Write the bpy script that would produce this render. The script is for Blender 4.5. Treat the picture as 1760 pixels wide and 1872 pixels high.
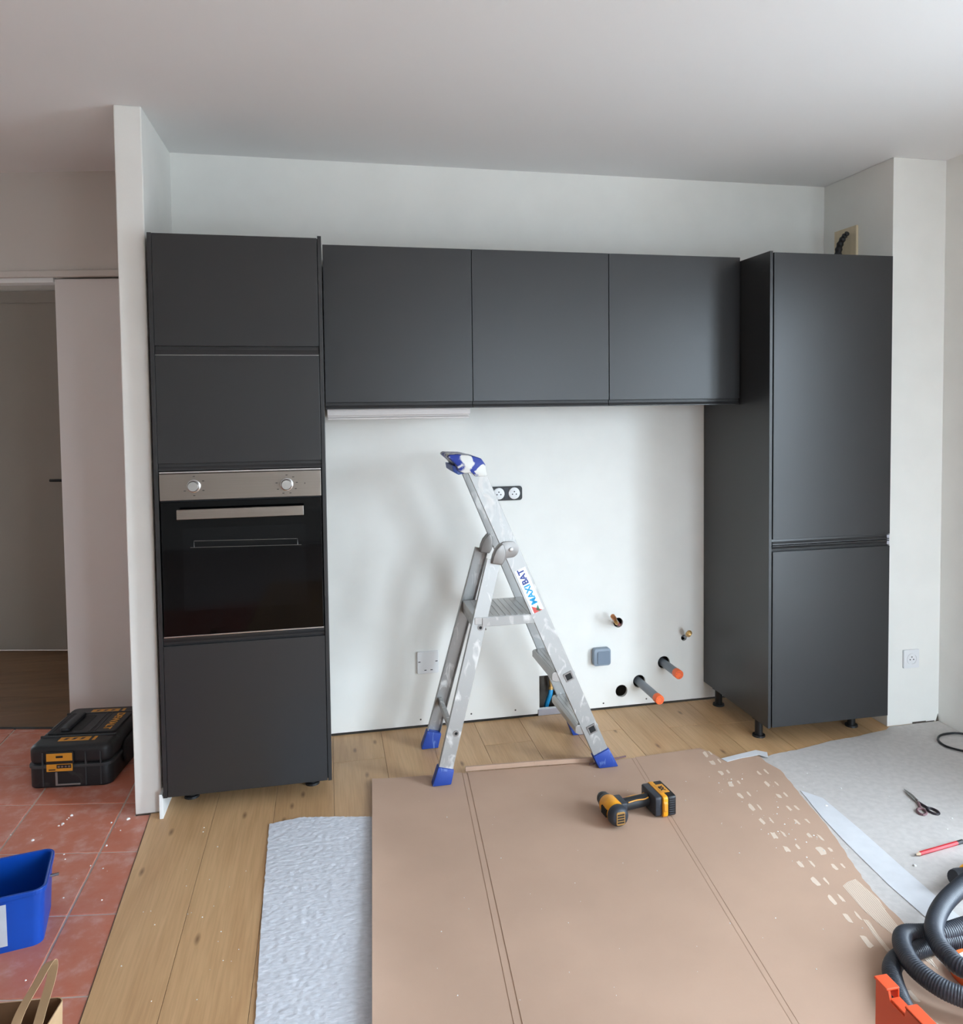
import bpy, bmesh, math, random
from mathutils import Vector, Matrix, noise

# ------------------------------------------------------------------ reset
for o in list(bpy.data.objects):
    bpy.data.objects.remove(o, do_unlink=True)
SC = bpy.context.scene
COL = SC.collection
R = math.radians
random.seed(7)

# ------------------------------------------------------------------ camera
IMG_W, IMG_H = 1760.0, 1872.0
FPX, PPX, PPY = 1444.87, 910.46, 799.35
YAW, PITCH, ROLL = 0.2135, 0.0448, -0.0106
cam_d = bpy.data.cameras.new('camera')
cam_d.sensor_fit = 'AUTO'
cam_d.sensor_width = 36.0
cam_d.lens = FPX / IMG_H * 36.0
cam_d.shift_x = (IMG_W / 2 - PPX) / IMG_H
cam_d.shift_y = (PPY - IMG_H / 2) / IMG_H
cam_d.clip_start = 0.02
cam = bpy.data.objects.new('camera', cam_d)
COL.objects.link(cam)
fwd = Vector((math.sin(YAW) * math.cos(PITCH), math.cos(YAW) * math.cos(PITCH), -math.sin(PITCH)))
rgt0 = Vector((math.cos(YAW), -math.sin(YAW), 0))
up0 = rgt0.cross(fwd)
rgt = math.cos(ROLL) * rgt0 + math.sin(ROLL) * up0
upv = -math.sin(ROLL) * rgt0 + math.cos(ROLL) * up0
M = Matrix((rgt, upv, -fwd)).transposed().to_4x4()
M.translation = Vector((0.0069, -3.5485, 1.4829))
cam.matrix_world = M
SC.camera = cam

# ------------------------------------------------------------------ light
H = 2.533            # ceiling height
XR = 2.719           # right wall
WIN = (-3.15, -1.95, 0.10, 2.16)   # window in the right wall: y0, y1, z0, z1
WIN2 = (1.6, 2.62, 0.05, 2.16)    # glazed door in the wall behind the photographer: x0, x1, z0, z1
YB = -6.2            # wall behind the photographer

# overcast sky above the horizon, duller ground below it
SKY, GROUND = 37.5, 9.5
world = bpy.data.worlds.new('overcast_sky')
SC.world = world
world.use_nodes = True
wt = world.node_tree
bg = wt.nodes['Background']
tcw = wt.nodes.new('ShaderNodeTexCoord')
sep = wt.nodes.new('ShaderNodeSeparateXYZ'); wt.links.new(tcw.outputs['Generated'], sep.inputs[0])
mrw = wt.nodes.new('ShaderNodeMapRange'); wt.links.new(sep.outputs['Z'], mrw.inputs[0])
mrw.inputs[1].default_value = -0.03; mrw.inputs[2].default_value = 0.06
mrw.inputs[3].default_value = GROUND; mrw.inputs[4].default_value = SKY
bg.inputs[0].default_value = (0.72, 0.865, 1.0, 1)
wt.links.new(mrw.outputs[0], bg.inputs[1])

def portal(name, loc, direction, sx, sy):
    d = bpy.data.lights.new(name, 'AREA')
    d.shape = 'RECTANGLE'; d.size = sx; d.size_y = sy
    d.cycles.is_portal = True
    o = bpy.data.objects.new(name, d); COL.objects.link(o)
    o.location = loc
    o.rotation_euler = Vector(direction).to_track_quat('-Z', 'Y').to_euler()
    return o
portal('daylight_side', (XR + 0.30, (WIN[0] + WIN[1]) / 2, (WIN[2] + WIN[3]) / 2), (-1, 0, 0), WIN[1] - WIN[0], WIN[3] - WIN[2])
portal('daylight_rear', ((WIN2[0] + WIN2[1]) / 2, YB - 0.30, (WIN2[2] + WIN2[3]) / 2), (0, 1, 0), WIN2[1] - WIN2[0], WIN2[3] - WIN2[2])

SC.view_settings.view_transform = 'Standard'
SC.view_settings.look = 'None'
SC.view_settings.gamma = 1.0
SC.view_settings.use_curve_mapping = False
SC.view_settings.exposure = -0.29

# ------------------------------------------------------------------ materials
def lin(c):
    out = []
    for v in c:
        v = v / 255.0
        out.append(v / 12.92 if v <= 0.04045 else ((v + 0.055) / 1.055) ** 2.4)
    return (out[0], out[1], out[2], 1.0)

class NT:
    def __init__(s, name):
        s.m = bpy.data.materials.new(name); s.m.use_nodes = True
        s.t = s.m.node_tree; s.b = s.t.nodes['Principled BSDF']
    def n(s, typ, **kw):
        nd = s.t.nodes.new(typ)
        for k, v in kw.items(): setattr(nd, k, v)
        return nd
    def l(s, a, b): s.t.links.new(a, b)

def plain(name, rgb, rough=0.5, metal=0.0, spec=0.5, var=0.0, vscale=20.0, bump=0.0, bscale=200.0, stretch=None, rgb2=None, lo=0.35, hi=0.65, coat=0.0):
    k = NT(name); b = k.b
    b.inputs['Roughness'].default_value = rough
    b.inputs['Metallic'].default_value = metal
    b.inputs['Specular IOR Level'].default_value = spec
    b.inputs['Coat Weight'].default_value = coat
    c = lin(rgb)
    b.inputs['Base Color'].default_value = c
    pos = k.n('ShaderNodeTexCoord')
    mp = k.n('ShaderNodeMapping')
    k.l(pos.outputs['Object'], mp.inputs[0])
    if stretch: mp.inputs['Scale'].default_value = stretch
    if var > 0 or rgb2:
        nz = k.n('ShaderNodeTexNoise'); nz.inputs['Scale'].default_value = vscale; nz.inputs['Detail'].default_value = 5
        k.l(mp.outputs[0], nz.inputs[0])
        rp = k.n('ShaderNodeValToRGB'); k.l(nz.outputs[0], rp.inputs[0])
        rp.color_ramp.elements[0].position = lo; rp.color_ramp.elements[1].position = hi
        if rgb2:
            rp.color_ramp.elements[0].color = c; rp.color_ramp.elements[1].color = lin(rgb2)
        else:
            rp.color_ramp.elements[0].color = tuple(x * (1 - var) for x in c[:3]) + (1,)
            rp.color_ramp.elements[1].color = tuple(min(1, x * (1 + var)) for x in c[:3]) + (1,)
        k.l(rp.outputs[0], b.inputs['Base Color'])
    if bump > 0:
        n2 = k.n('ShaderNodeTexNoise'); n2.inputs['Scale'].default_value = bscale; n2.inputs['Detail'].default_value = 3
        k.l(mp.outputs[0], n2.inputs[0])
        bp = k.n('ShaderNodeBump'); bp.inputs['Strength'].default_value = bump; bp.inputs['Distance'].default_value = 0.002
        k.l(n2.outputs[0], bp.inputs['Height']); k.l(bp.outputs[0], b.inputs['Normal'])
    return k.m

def wood_floor(name, a, bcol, knot, along='Y'):
    k = NT(name); b = k.b
    b.inputs['Roughness'].default_value = 0.42
    geo = k.n('ShaderNodeNewGeometry'); oi = k.n('ShaderNodeObjectInfo')
    mul = k.n('ShaderNodeVectorMath', operation='SCALE'); mul.inputs['Scale'].default_value = 37.0
    cmb = k.n('ShaderNodeCombineXYZ')
    for i in range(3): k.l(oi.outputs['Random'], cmb.inputs[i])
    k.l(cmb.outputs[0], mul.inputs[0])
    add = k.n('ShaderNodeVectorMath', operation='ADD')
    k.l(geo.outputs['Position'], add.inputs[0]); k.l(mul.outputs[0], add.inputs[1])
    mp = k.n('ShaderNodeMapping'); k.l(add.outputs[0], mp.inputs[0])
    mp.inputs['Scale'].default_value = (9, 0.9, 9) if along == 'Y' else (0.9, 9, 9)
    n1 = k.n('ShaderNodeTexNoise'); n1.inputs['Scale'].default_value = 1.6; n1.inputs['Detail'].default_value = 8; n1.inputs['Distortion'].default_value = 0.8
    k.l(mp.outputs[0], n1.inputs[0])
    rp = k.n('ShaderNodeValToRGB'); k.l(n1.outputs[0], rp.inputs[0])
    rp.color_ramp.elements[0].position = 0.3; rp.color_ramp.elements[1].position = 0.7
    rp.color_ramp.elements[0].color = lin(bcol); rp.color_ramp.elements[1].color = lin(a)
    mp2 = k.n('ShaderNodeMapping'); k.l(add.outputs[0], mp2.inputs[0])
    mp2.inputs['Scale'].default_value = (60, 2.5, 20) if along == 'Y' else (2.5, 60, 20)
    n2 = k.n('ShaderNodeTexNoise'); n2.inputs['Scale'].default_value = 2.5; n2.inputs['Detail'].default_value = 4
    k.l(mp2.outputs[0], n2.inputs[0])
    mx = k.n('ShaderNodeMix', data_type='RGBA', blend_type='MULTIPLY'); mx.inputs[0].default_value = 0.22
    gr = k.n('ShaderNodeValToRGB'); k.l(n2.outputs[0], gr.inputs[0])
    gr.color_ramp.elements[0].color = (0.62, 0.55, 0.48, 1); gr.color_ramp.elements[1].color = (1.1, 1.1, 1.1, 1)
    gr.color_ramp.elements[0].position = 0.35; gr.color_ramp.elements[1].position = 0.6
    k.l(rp.outputs[0], mx.inputs[6]); k.l(gr.outputs[0], mx.inputs[7])
    # knots
    mp3 = k.n('ShaderNodeMapping'); k.l(add.outputs[0], mp3.inputs[0])
    mp3.inputs['Scale'].default_value = (4.0, 1.3, 1) if along == 'Y' else (2.2, 5.0, 1)
    vo = k.n('ShaderNodeTexVoronoi', voronoi_dimensions='2D'); vo.inputs['Scale'].default_value = 1.0
    k.l(mp3.outputs[0], vo.inputs['Vector'])
    kr = k.n('ShaderNodeValToRGB'); k.l(vo.outputs['Distance'], kr.inputs[0])
    kr.color_ramp.elements[0].position = 0.006; kr.color_ramp.elements[1].position = 0.04
    kr.color_ramp.elements[0].color = (0.75, 0.75, 0.75, 1); kr.color_ramp.elements[1].color = (0, 0, 0, 1)
    mx2 = k.n('ShaderNodeMix', data_type='RGBA'); k.l(kr.outputs[0], mx2.inputs[0])
    k.l(mx.outputs[2], mx2.inputs[6]); mx2.inputs[7].default_value = lin(knot)
    # plank tone
    hs = k.n('ShaderNodeHueSaturation'); k.l(mx2.outputs[2], hs.inputs['Color'])
    mr = k.n('ShaderNodeMapRange'); k.l(oi.outputs['Random'], mr.inputs[0])
    mr.inputs[3].default_value = 0.9; mr.inputs[4].default_value = 1.08
    k.l(mr.outputs[0], hs.inputs['Value'])
    k.l(hs.outputs[0], b.inputs['Base Color'])
    return k.m

def tile_mat():
    k = NT('terracotta_tile'); b = k.b
    b.inputs['Roughness'].default_value = 0.38
    geo = k.n('ShaderNodeNewGeometry'); oi = k.n('ShaderNodeObjectInfo')
    n1 = k.n('ShaderNodeTexNoise', noise_dimensions='4D'); n1.inputs['Scale'].default_value = 14; n1.inputs['Detail'].default_value = 8
    n1.inputs['Roughness'].default_value = 0.65
    k.l(geo.outputs['Position'], n1.inputs['Vector'])
    mm = k.n('ShaderNodeMath', operation='MULTIPLY'); mm.inputs[1].default_value = 30
    k.l(oi.outputs['Random'], mm.inputs[0]); k.l(mm.outputs[0], n1.inputs['W'])
    rp = k.n('ShaderNodeValToRGB'); k.l(n1.outputs[0], rp.inputs[0])
    rp.color_ramp.elements[0].position = 0.32; rp.color_ramp.elements[0].color = lin((202, 116, 90))
    rp.color_ramp.elements[1].position = 0.68; rp.color_ramp.elements[1].color = lin((216, 164, 152))
    e = rp.color_ramp.elements.new(0.5); e.color = lin((204, 128, 106))
    # dried plaster smears
    n2 = k.n('ShaderNodeTexNoise'); n2.inputs['Scale'].default_value = 9; n2.inputs['Detail'].default_value = 10; n2.inputs['Roughness'].default_value = 0.8
    k.l(geo.outputs['Position'], n2.inputs['Vector'])
    r2 = k.n('ShaderNodeValToRGB'); k.l(n2.outputs[0], r2.inputs[0])
    r2.color_ramp.elements[0].position = 0.66; r2.color_ramp.elements[1].position = 0.75
    r2.color_ramp.elements[1].color = (0.6, 0.6, 0.6, 1)
    mx = k.n('ShaderNodeMix', data_type='RGBA'); k.l(r2.outputs[0], mx.inputs[0]); k.l(rp.outputs[0], mx.inputs[6])
    mx.inputs[7].default_value = lin((210, 190, 180))
    k.l(mx.outputs[2], b.inputs['Base Color'])
    return k.m

def brushed(name, rgb, rough=0.3, stretch=(2, 400, 400), var=0.12, metal=1.0):
    k = NT(name); b = k.b
    b.inputs['Metallic'].default_value = metal
    tc = k.n('ShaderNodeTexCoord'); mp = k.n('ShaderNodeMapping'); mp.inputs['Scale'].default_value = stretch
    k.l(tc.outputs['Object'], mp.inputs[0])
    nz = k.n('ShaderNodeTexNoise'); nz.inputs['Scale'].default_value = 1.0; nz.inputs['Detail'].default_value = 3
    k.l(mp.outputs[0], nz.inputs[0])
    mr = k.n('ShaderNodeMapRange'); k.l(nz.outputs[0], mr.inputs[0])
    mr.inputs[3].default_value = rough - 0.06; mr.inputs[4].default_value = rough + 0.1
    k.l(mr.outputs[0], b.inputs['Roughness'])
    c = lin(rgb)
    rp = k.n('ShaderNodeValToRGB'); k.l(nz.outputs[0], rp.inputs[0])
    rp.color_ramp.elements[0].color = tuple(x * (1 - var) for x in c[:3]) + (1,)
    rp.color_ramp.elements[1].color = tuple(min(1, x * (1 + var)) for x in c[:3]) + (1,)
    k.l(rp.outputs[0], b.inputs['Base Color'])
    return k.m

def spattered(name, base, paint, metal, rough, lo, hi, scale, stretch=(1, 1, 1)):
    """a surface with dried paint drips and smears on it"""
    k = NT(name); b = k.b
    tc = k.n('ShaderNodeTexCoord'); mp = k.n('ShaderNodeMapping'); mp.inputs['Scale'].default_value = stretch
    k.l(tc.outputs['Object'], mp.inputs[0])
    nz = k.n('ShaderNodeTexNoise'); nz.inputs['Scale'].default_value = scale; nz.inputs['Detail'].default_value = 6; nz.inputs['Distortion'].default_value = 1.2
    k.l(mp.outputs[0], nz.inputs[0])
    rp = k.n('ShaderNodeValToRGB'); k.l(nz.outputs[0], rp.inputs[0])
    rp.color_ramp.elements[0].position = lo; rp.color_ramp.elements[1].position = hi
    mx = k.n('ShaderNodeMix', data_type='RGBA'); k.l(rp.outputs[0], mx.inputs[0])
    mx.inputs[6].default_value = lin(base); mx.inputs[7].default_value = lin(paint)
    k.l(mx.outputs[2], b.inputs['Base Color'])
    inv = k.n('ShaderNodeMath', operation='MULTIPLY_ADD'); inv.inputs[1].default_value = -metal; inv.inputs[2].default_value = metal
    k.l(rp.outputs[0], inv.inputs[0]); k.l(inv.outputs[0], b.inputs['Metallic'])
    b.inputs['Roughness'].default_value = rough
    return k.m

MT = {}
MT['wall'] = plain('wall_paint', (247, 245, 239), 0.75, var=0.015, vscale=6, bump=0.05, bscale=350)
MT['ceil'] = plain('ceiling_paint', (241, 239, 237), 0.85)
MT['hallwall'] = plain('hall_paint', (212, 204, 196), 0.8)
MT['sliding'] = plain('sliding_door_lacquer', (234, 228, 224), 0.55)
MT['halldoor'] = plain('hall_door_shaded', (150, 140, 130), 0.5)  # whitish door, darkened: the dimness of the hall is in this colour
MT['trim'] = plain('white_lacquer', (240, 240, 238), 0.45)
MT['concrete'] = plain('screed', (150, 145, 138), 0.9, var=0.1)
MT['cavity'] = plain('cavity_masonry', (96, 88, 80), 0.95, var=0.2, vscale=15)
MT['wood'] = wood_floor('oak_laminate', (213, 173, 128), (197, 155, 111), (104, 70, 44))
MT['wood_hall'] = wood_floor('oak_laminate_shaded', (126, 92, 64), (106, 76, 50), (92, 62, 38), 'X')  # darker copy of the oak, low hall light put into its colour
MT['tile'] = tile_mat()
MT['cab'] = plain('matt_charcoal_front', (39, 39, 40), 0.37, spec=0.6)
MT['cab_in'] = plain('charcoal_carcass', (42, 42, 44), 0.5)
MT['cab_gap'] = plain('shadow_gap_edge', (24, 24, 26), 0.6)
MT['steel'] = brushed('brushed_steel', (150, 142, 135), 0.34)
MT['chrome'] = plain('satin_chrome', (205, 205, 205), 0.25, metal=1.0)
MT['ovenglass'] = plain('black_oven_glass', (3, 3, 4), 0.05, spec=0.22)
MT['oveninner'] = plain('oven_window_glass', (6, 7, 9), 0.06, spec=0.25)
MT['wire'] = plain('oven_rack_wire', (120, 120, 118), 0.4, metal=0.8)
MT['black'] = plain('black_plastic', (22, 22, 24), 0.45)
MT['blackmatte'] = plain('black_rubber', (27, 28, 31), 0.6)
MT['white'] = plain('white_plastic', (240, 240, 240), 0.4)
MT['hood'] = plain('hood_enamel', (212, 204, 200), 0.45)
MT['offwhite'] = plain('cream_board', (226, 208, 176), 0.7, var=0.04, stretch=(1, 30, 1), vscale=2)
MT['dark'] = plain('dark_slot', (15, 14, 14), 0.7)
MT['grey_switch'] = plain('grey_switch_plastic', (139, 152, 166), 0.45)
MT['grey_switch2'] = plain('grey_rocker_plastic', (122, 136, 152), 0.4)
MT['pvc'] = plain('grey_pvc', (124, 132, 140), 0.35)
MT['orange'] = plain('orange_cap', (255, 112, 52), 0.4)
MT['copper'] = plain('copper', (196, 134, 92), 0.35, metal=0.85)
MT['brass'] = plain('brass', (205, 165, 105), 0.35, metal=0.8)
MT['blue_tube'] = plain('blue_tube', (40, 150, 205), 0.4)
MT['red_tube'] = plain('red_tube', (140, 30, 28), 0.4)
MT['galv'] = plain('galvanised_track', (190, 190, 200), 0.4, metal=0.6)
MT['alu'] = spattered('spattered_aluminium', (172, 171, 169), (214, 211, 207), 0.6, 0.42, 0.55, 0.68, 22, (1, 1, 0.5))
MT['alu_plain'] = brushed('aluminium', (186, 184, 182), 0.38, (60, 60, 3), 0.06, 0.7)
MT['alu_cast'] = plain('cast_aluminium', (150, 146, 143), 0.38, metal=0.5)
MT['blue'] = spattered('blue_foot_plastic', (33, 66, 152), (120, 145, 200), 0.0, 0.5, 0.55, 0.75, 40, (1, 1, 0.25))
MT['bluecap'] = spattered('spattered_blue_cap', (30, 55, 150), (228, 226, 220), 0.0, 0.5, 0.47, 0.53, 16)
MT['felt'] = plain('grey_white_underlay', (222, 224, 231), 0.9, spec=0.1, var=0.07, vscale=70, bump=1.0, bscale=90, stretch=(0.7, 1.5, 1))
MT['felt2'] = plain('white_underlay', (203, 197, 193), 0.9, spec=0.1, var=0.05, vscale=45, bump=0.35, bscale=160)
MT['strip'] = plain('pale_joint_strip', (216, 216, 219), 0.7, spec=0.2, var=0.03)
MT['card'] = plain('brown_cardboard', (191, 160, 139), 0.8, spec=0.15, var=0.035, vscale=3.5, bump=0.05)
MT['card_d'] = plain('cardboard_score', (178, 148, 127), 0.85, spec=0.1)
MT['tear'] = plain('torn_liner', (224, 204, 186), 0.9, spec=0.1)
MT['kraft'] = plain('kraft_paper', (196, 164, 128), 0.8, spec=0.1, var=0.06, vscale=12)
MT['kraft_in'] = plain('kraft_paper_shaded', (120, 88, 64), 0.9, spec=0.05, var=0.06, vscale=12)  # inner face of the same paper, darkened to stand for shade inside
MT['bucket'] = plain('blue_bucket_plastic', (0, 70, 170), 0.4, var=0.08, vscale=8)
MT['label'] = plain('grey_label', (196, 204, 214), 0.6, var=0.04, vscale=30)
MT['case'] = spattered('dusty_black_case', (25, 26, 28), (70, 70, 70), 0.0, 0.5, 0.6, 0.85, 14)
MT['case_edge'] = plain('worn_case_rib', (58, 60, 62), 0.5)
MT['yellow'] = plain('tool_yellow', (236, 158, 28), 0.45, var=0.06, vscale=40)
MT['amber'] = plain('amber_sticker', (222, 150, 46), 0.5)
MT['dgrey'] = plain('dark_grey_plastic', (44, 48, 56), 0.5)
MT['hose'] = plain('grey_black_hose', (52, 56, 64), 0.42, spec=0.5)
MT['red'] = plain('red_lacquer', (205, 28, 42), 0.4)
MT['pwood'] = plain('bare_pencil_wood', (225, 200, 170), 0.7)
MT['steelblade'] = plain('scissor_steel', (150, 148, 145), 0.3, metal=0.9)
MT['handle_d'] = plain('scissor_handle', (40, 34, 40), 0.45)
MT['handle_m'] = plain('scissor_handle_rim', (120, 88, 92), 0.5)
MT['crate'] = plain('orange_crate_plastic', (224, 84, 44), 0.45)
MT['crumb'] = plain('plaster_crumbs', (238, 236, 232), 0.9)
MT['txt_cyan'] = plain('print_cyan', (0, 160, 215), 0.5)
MT['txt_navy'] = plain('print_navy', (40, 60, 140), 0.5)
MT['txt_black'] = plain('print_black', (30, 28, 26), 0.6)
MT['flag_red'] = plain('print_red', (214, 80, 72), 0.5)
MT['flag_green'] = plain('print_green', (70, 140, 110), 0.5)
MT['grout'] = plain('grey_grout', (205, 190, 182), 0.95, var=0.1, vscale=30)

# ------------------------------------------------------------------ mesh helpers
class MB:
    """collects shapes; build() links them as one mesh object"""
    def __init__(s): s.v = []; s.f = []
    def add(s, vs, fs):
        o = len(s.v); s.v += [tuple(p) for p in vs]; s.f += [tuple(i + o for i in f) for f in fs]; return s
    def box(s, x0, x1, y0, y1, z0, z1):
        vs = [(x, y, z) for z in (z0, z1) for y in (y0, y1) for x in (x0, x1)]
        return s.add(vs, [(0, 2, 3, 1), (4, 5, 7, 6), (0, 1, 5, 4), (1, 3, 7, 5), (3, 2, 6, 7), (2, 0, 4, 6)])
    def prism(s, poly, a, b, axis='z'):
        """poly: 2D points; extruded from a to b along axis; 2D coords are the two other axes in order"""
        n = len(poly)
        def P(p, h):
            return {'z': (p[0], p[1], h), 'y': (p[0], h, p[1]), 'x': (h, p[0], p[1])}[axis]
        vs = [P(p, a) for p in poly] + [P(p, b) for p in poly]
        fs = [tuple(range(n))[::-1], tuple(range(n, 2 * n))]
        fs += [(i, (i + 1) % n, n + (i + 1) % n, n + i) for i in range(n)]
        return s.add(vs, fs)
    def ring(s, outer, inner, a, b, axis='z'):
        n = len(outer)
        def P(p, h):
            return {'z': (p[0], p[1], h), 'y': (p[0], h, p[1]), 'x': (h, p[0], p[1])}[axis]
        vs = [P(p, a) for p in outer] + [P(p, b) for p in outer] + [P(p, a) for p in inner] + [P(p, b) for p in inner]
        fs = []
        for i in range(n):
            j = (i + 1) % n
            fs += [(i, j, n + j, n + i), (2 * n + j, 2 * n + i, 3 * n + i, 3 * n + j), (n + i, n + j, 3 * n + j, 3 * n + i), (j, i, 2 * n + i, 2 * n + j)]
        return s.add(vs, fs)
    def frame(s, p0, p1, wdir, w, t):
        """a bar from p0 to p1: width w along wdir, thickness t across"""
        p0, p1 = Vector(p0), Vector(p1); d = (p1 - p0).normalized()
        wd = Vector(wdir); wd = (wd - d * wd.dot(d)).normalized(); td = d.cross(wd)
        vs = []
        for p in (p0, p1):
            for a, b in ((-1, -1), (1, -1), (1, 1), (-1, 1)):
                vs.append(p + wd * (a * w / 2) + td * (b * t / 2))
        return s.add(vs, [(3, 2, 1, 0), (4, 5, 6, 7), (0, 1, 5, 4), (1, 2, 6, 5), (2, 3, 7, 6), (3, 0, 4, 7)])
    def tube(s, pts, rad, seg=12, caps=True):
        pts = [Vector(p) for p in pts]; n = len(pts)
        rads = rad if isinstance(rad, (list, tuple)) else [rad] * n
        vs = []; fs = []
        t0 = (pts[1] - pts[0]).normalized()
        ref = Vector((0, 0, 1)) if abs(t0.z) < 0.9 else Vector((1, 0, 0))
        u = t0.cross(ref).normalized()
        for i, p in enumerate(pts):
            t = (pts[min(i + 1, n - 1)] - pts[max(i - 1, 0)]).normalized()
            u = (u - t * u.dot(t)).normalized(); w = t.cross(u)
            for k in range(seg):
                a = 2 * math.pi * k / seg
                vs.append(p + (u * math.cos(a) + w * math.sin(a)) * rads[i])
        for i in range(n - 1):
            for k in range(seg):
                k2 = (k + 1) % seg
                fs.append((i * seg + k, i * seg + k2, (i + 1) * seg + k2, (i + 1) * seg + k))
        if caps:
            fs.append(tuple(range(seg))[::-1]); fs.append(tuple((n - 1) * seg + k for k in range(seg)))
        return s.add(vs, fs)
    def build(s, name, mat, parent=None, bevel=0.0, seg=2, smooth=False, angle=35):
        me = bpy.data.meshes.new(name)
        me.from_pydata(s.v, [], s.f)
        bm = bmesh.new(); bm.from_mesh(me)
        bmesh.ops.recalc_face_normals(bm, faces=bm.faces)
        if bevel > 0:
            ed = [e for e in bm.edges if len(e.link_faces) == 2 and e.calc_face_angle(0) > R(30)]
            bmesh.ops.bevel(bm, geom=ed, offset=bevel, segments=seg, affect='EDGES', profile=0.5, clamp_overlap=True)
        if smooth:
            for f in bm.faces: f.smooth = True
            for e in bm.edges:
                if len(e.link_faces) == 2 and e.calc_face_angle(0) > R(angle): e.smooth = False
        bm.to_mesh(me); bm.free()
        return link(name, me, mat, parent)

def link(name, me, mat, parent=None):
    o = bpy.data.objects.new(name, me)
    if mat is not None:
        me.materials.clear(); me.materials.append(MT[mat] if isinstance(mat, str) else mat)
    COL.objects.link(o)
    if parent is not None: o.parent = parent
    return o

def thing(name, label, cat, loc=(0, 0, 0), rz=0.0, group=None):
    o = bpy.data.objects.new(name, None); COL.objects.link(o)
    o.empty_display_size = 0.1
    o.location = loc; o.rotation_euler = (0, 0, rz)
    o['label'] = label; o['category'] = cat
    if group: o['group'] = group
    return o

def tag(o, label, cat, group=None, kind=None):
    o['label'] = label; o['category'] = cat
    if group: o['group'] = group
    if kind: o['kind'] = kind
    return o

def struct(o, label=None, cat=None):
    o['kind'] = 'structure'
    if label: o['label'] = label
    if cat: o['category'] = cat
    return o

def shape_from_splines(name, outer, holes, thick, mat, parent=None):
    """a flat plate in local XY with holes, thickness along +Z, as a mesh"""
    cu = bpy.data.curves.new(name, 'CURVE'); cu.dimensions = '2D'; cu.fill_mode = 'BOTH'; cu.extrude = thick / 2
    for poly in [outer] + holes:
        sp = cu.splines.new('POLY'); sp.points.add(len(poly) - 1)
        for i, p in enumerate(poly): sp.points[i].co = (p[0], p[1], 0, 1)
        sp.use_cyclic_u = True
    tmp = bpy.data.objects.new('tmp', cu); COL.objects.link(tmp)
    bpy.context.view_layer.update()
    me = bpy.data.meshes.new_from_object(tmp.evaluated_get(bpy.context.evaluated_depsgraph_get()))
    bpy.data.objects.remove(tmp, do_unlink=True); bpy.data.curves.remove(cu)
    me.name = name
    return link(name, me, mat, parent)

def text_mesh(name, body, size, mat, parent, matrix, extrude=0.0004, shear=0.0, bold=0.0, align='CENTER'):
    cu = bpy.data.curves.new(name, 'FONT'); cu.body = body; cu.size = size; cu.extrude = extrude; cu.shear = shear; cu.offset = bold
    cu.align_x = align; cu.align_y = 'CENTER'
    tmp = bpy.data.objects.new('tmp', cu); COL.objects.link(tmp)
    bpy.context.view_layer.update()
    me = bpy.data.meshes.new_from_object(tmp.evaluated_get(bpy.context.evaluated_depsgraph_get()))
    bpy.data.objects.remove(tmp, do_unlink=True); bpy.data.curves.remove(cu)
    me.transform(matrix)
    return link(name, me, mat, parent)

def circle(cx, cy, r, n=24):
    return [(cx + r * math.cos(2 * math.pi * i / n), cy + r * math.sin(2 * math.pi * i / n)) for i in range(n)]

def rrect(x0, x1, y0, y1, r, n=4):
    pts = []
    for cx, cy, a0 in ((x1 - r, y1 - r, 0), (x0 + r, y1 - r, 90), (x0 + r, y0 + r, 180), (x1 - r, y0 + r, 270)):
        for i in range(n + 1):
            a = R(a0 + 90 * i / n); pts.append((cx + r * math.cos(a), cy + r * math.sin(a)))
    return pts

def catmull(pts, per=12):
    P = [Vector(p) for p in pts]; P = [P[0] * 2 - P[1]] + P + [P[-1] * 2 - P[-2]]
    out = []
    for i in range(1, len(P) - 2):
        a, b, c, d = P[i - 1], P[i], P[i + 1], P[i + 2]
        for k in range(per):
            t = k / per
            out.append(0.5 * ((2 * b) + (c - a) * t + (2 * a - 5 * b + 4 * c - d) * t * t + (3 * b - a - 3 * c + d) * t ** 3))
    out.append(P[-2]); return out

# ================================================================== SETTING
XP0, XP1, YP = -0.699, -0.608, -0.527      # partition: left face, right face, free end
XC, YC = 2.451, -0.493                     # right-hand column
XL = -3.2                                  # left wall

# --- floor: screed slab with planks and tiles on it
fl = struct(MB().box(XL - 0.1, XR + 0.1, YB - 0.1, 2.0, -0.08, -0.012).build('floor', 'grout'), 'oak laminate and terracotta tiles laid on grey screed', 'floor')
def edge_x(y):            # seam between tiles and laminate
    return -0.645 + 0.043 * (-0.54 - y)
pw = 0.213
cols = [edge_x(-1)]
x = -0.42
xs = [None, x]
while x < XR: x += pw; xs.append(min(x, XR))
for i in range(len(xs) - 1):
    off = random.uniform(0.2, 1.2)
    cuts = [-0.0]
    y = -off if i > 2 else -1.75 + 0.3 * i
    if i == 0: y = -2.1
    if i == 1: y = -2.6
    while y > -4.4:
        cuts.append(y); y -= 1.29
    cuts.append(-4.4)
    for a, b in zip(cuts[:-1], cuts[1:]):
        g = 0.0006
        x1 = xs[i + 1] - g
        if i == 0:
            poly = [(edge_x(b), b + g), (x1, b + g), (x1, a - g), (edge_x(a) if a < -0.05 else edge_x(-0.5), a - g)]
            if a > -0.05:       # notch round the partition foot
                poly = [(edge_x(b), b + g), (x1, b + g), (x1, a - g), (XP1 + 0.001, a - g), (XP1 + 0.001, YP - 0.002), (edge_x(YP), YP - 0.002)]
        else:
            x0 = xs[i] + g
            poly = [(x0, b + g), (x1, b + g), (x1, a - g), (x0, a - g)]
        MB().prism(poly, -0.0115, 0.0).build('plank', 'wood', fl, bevel=0.0007, seg=1)
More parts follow.
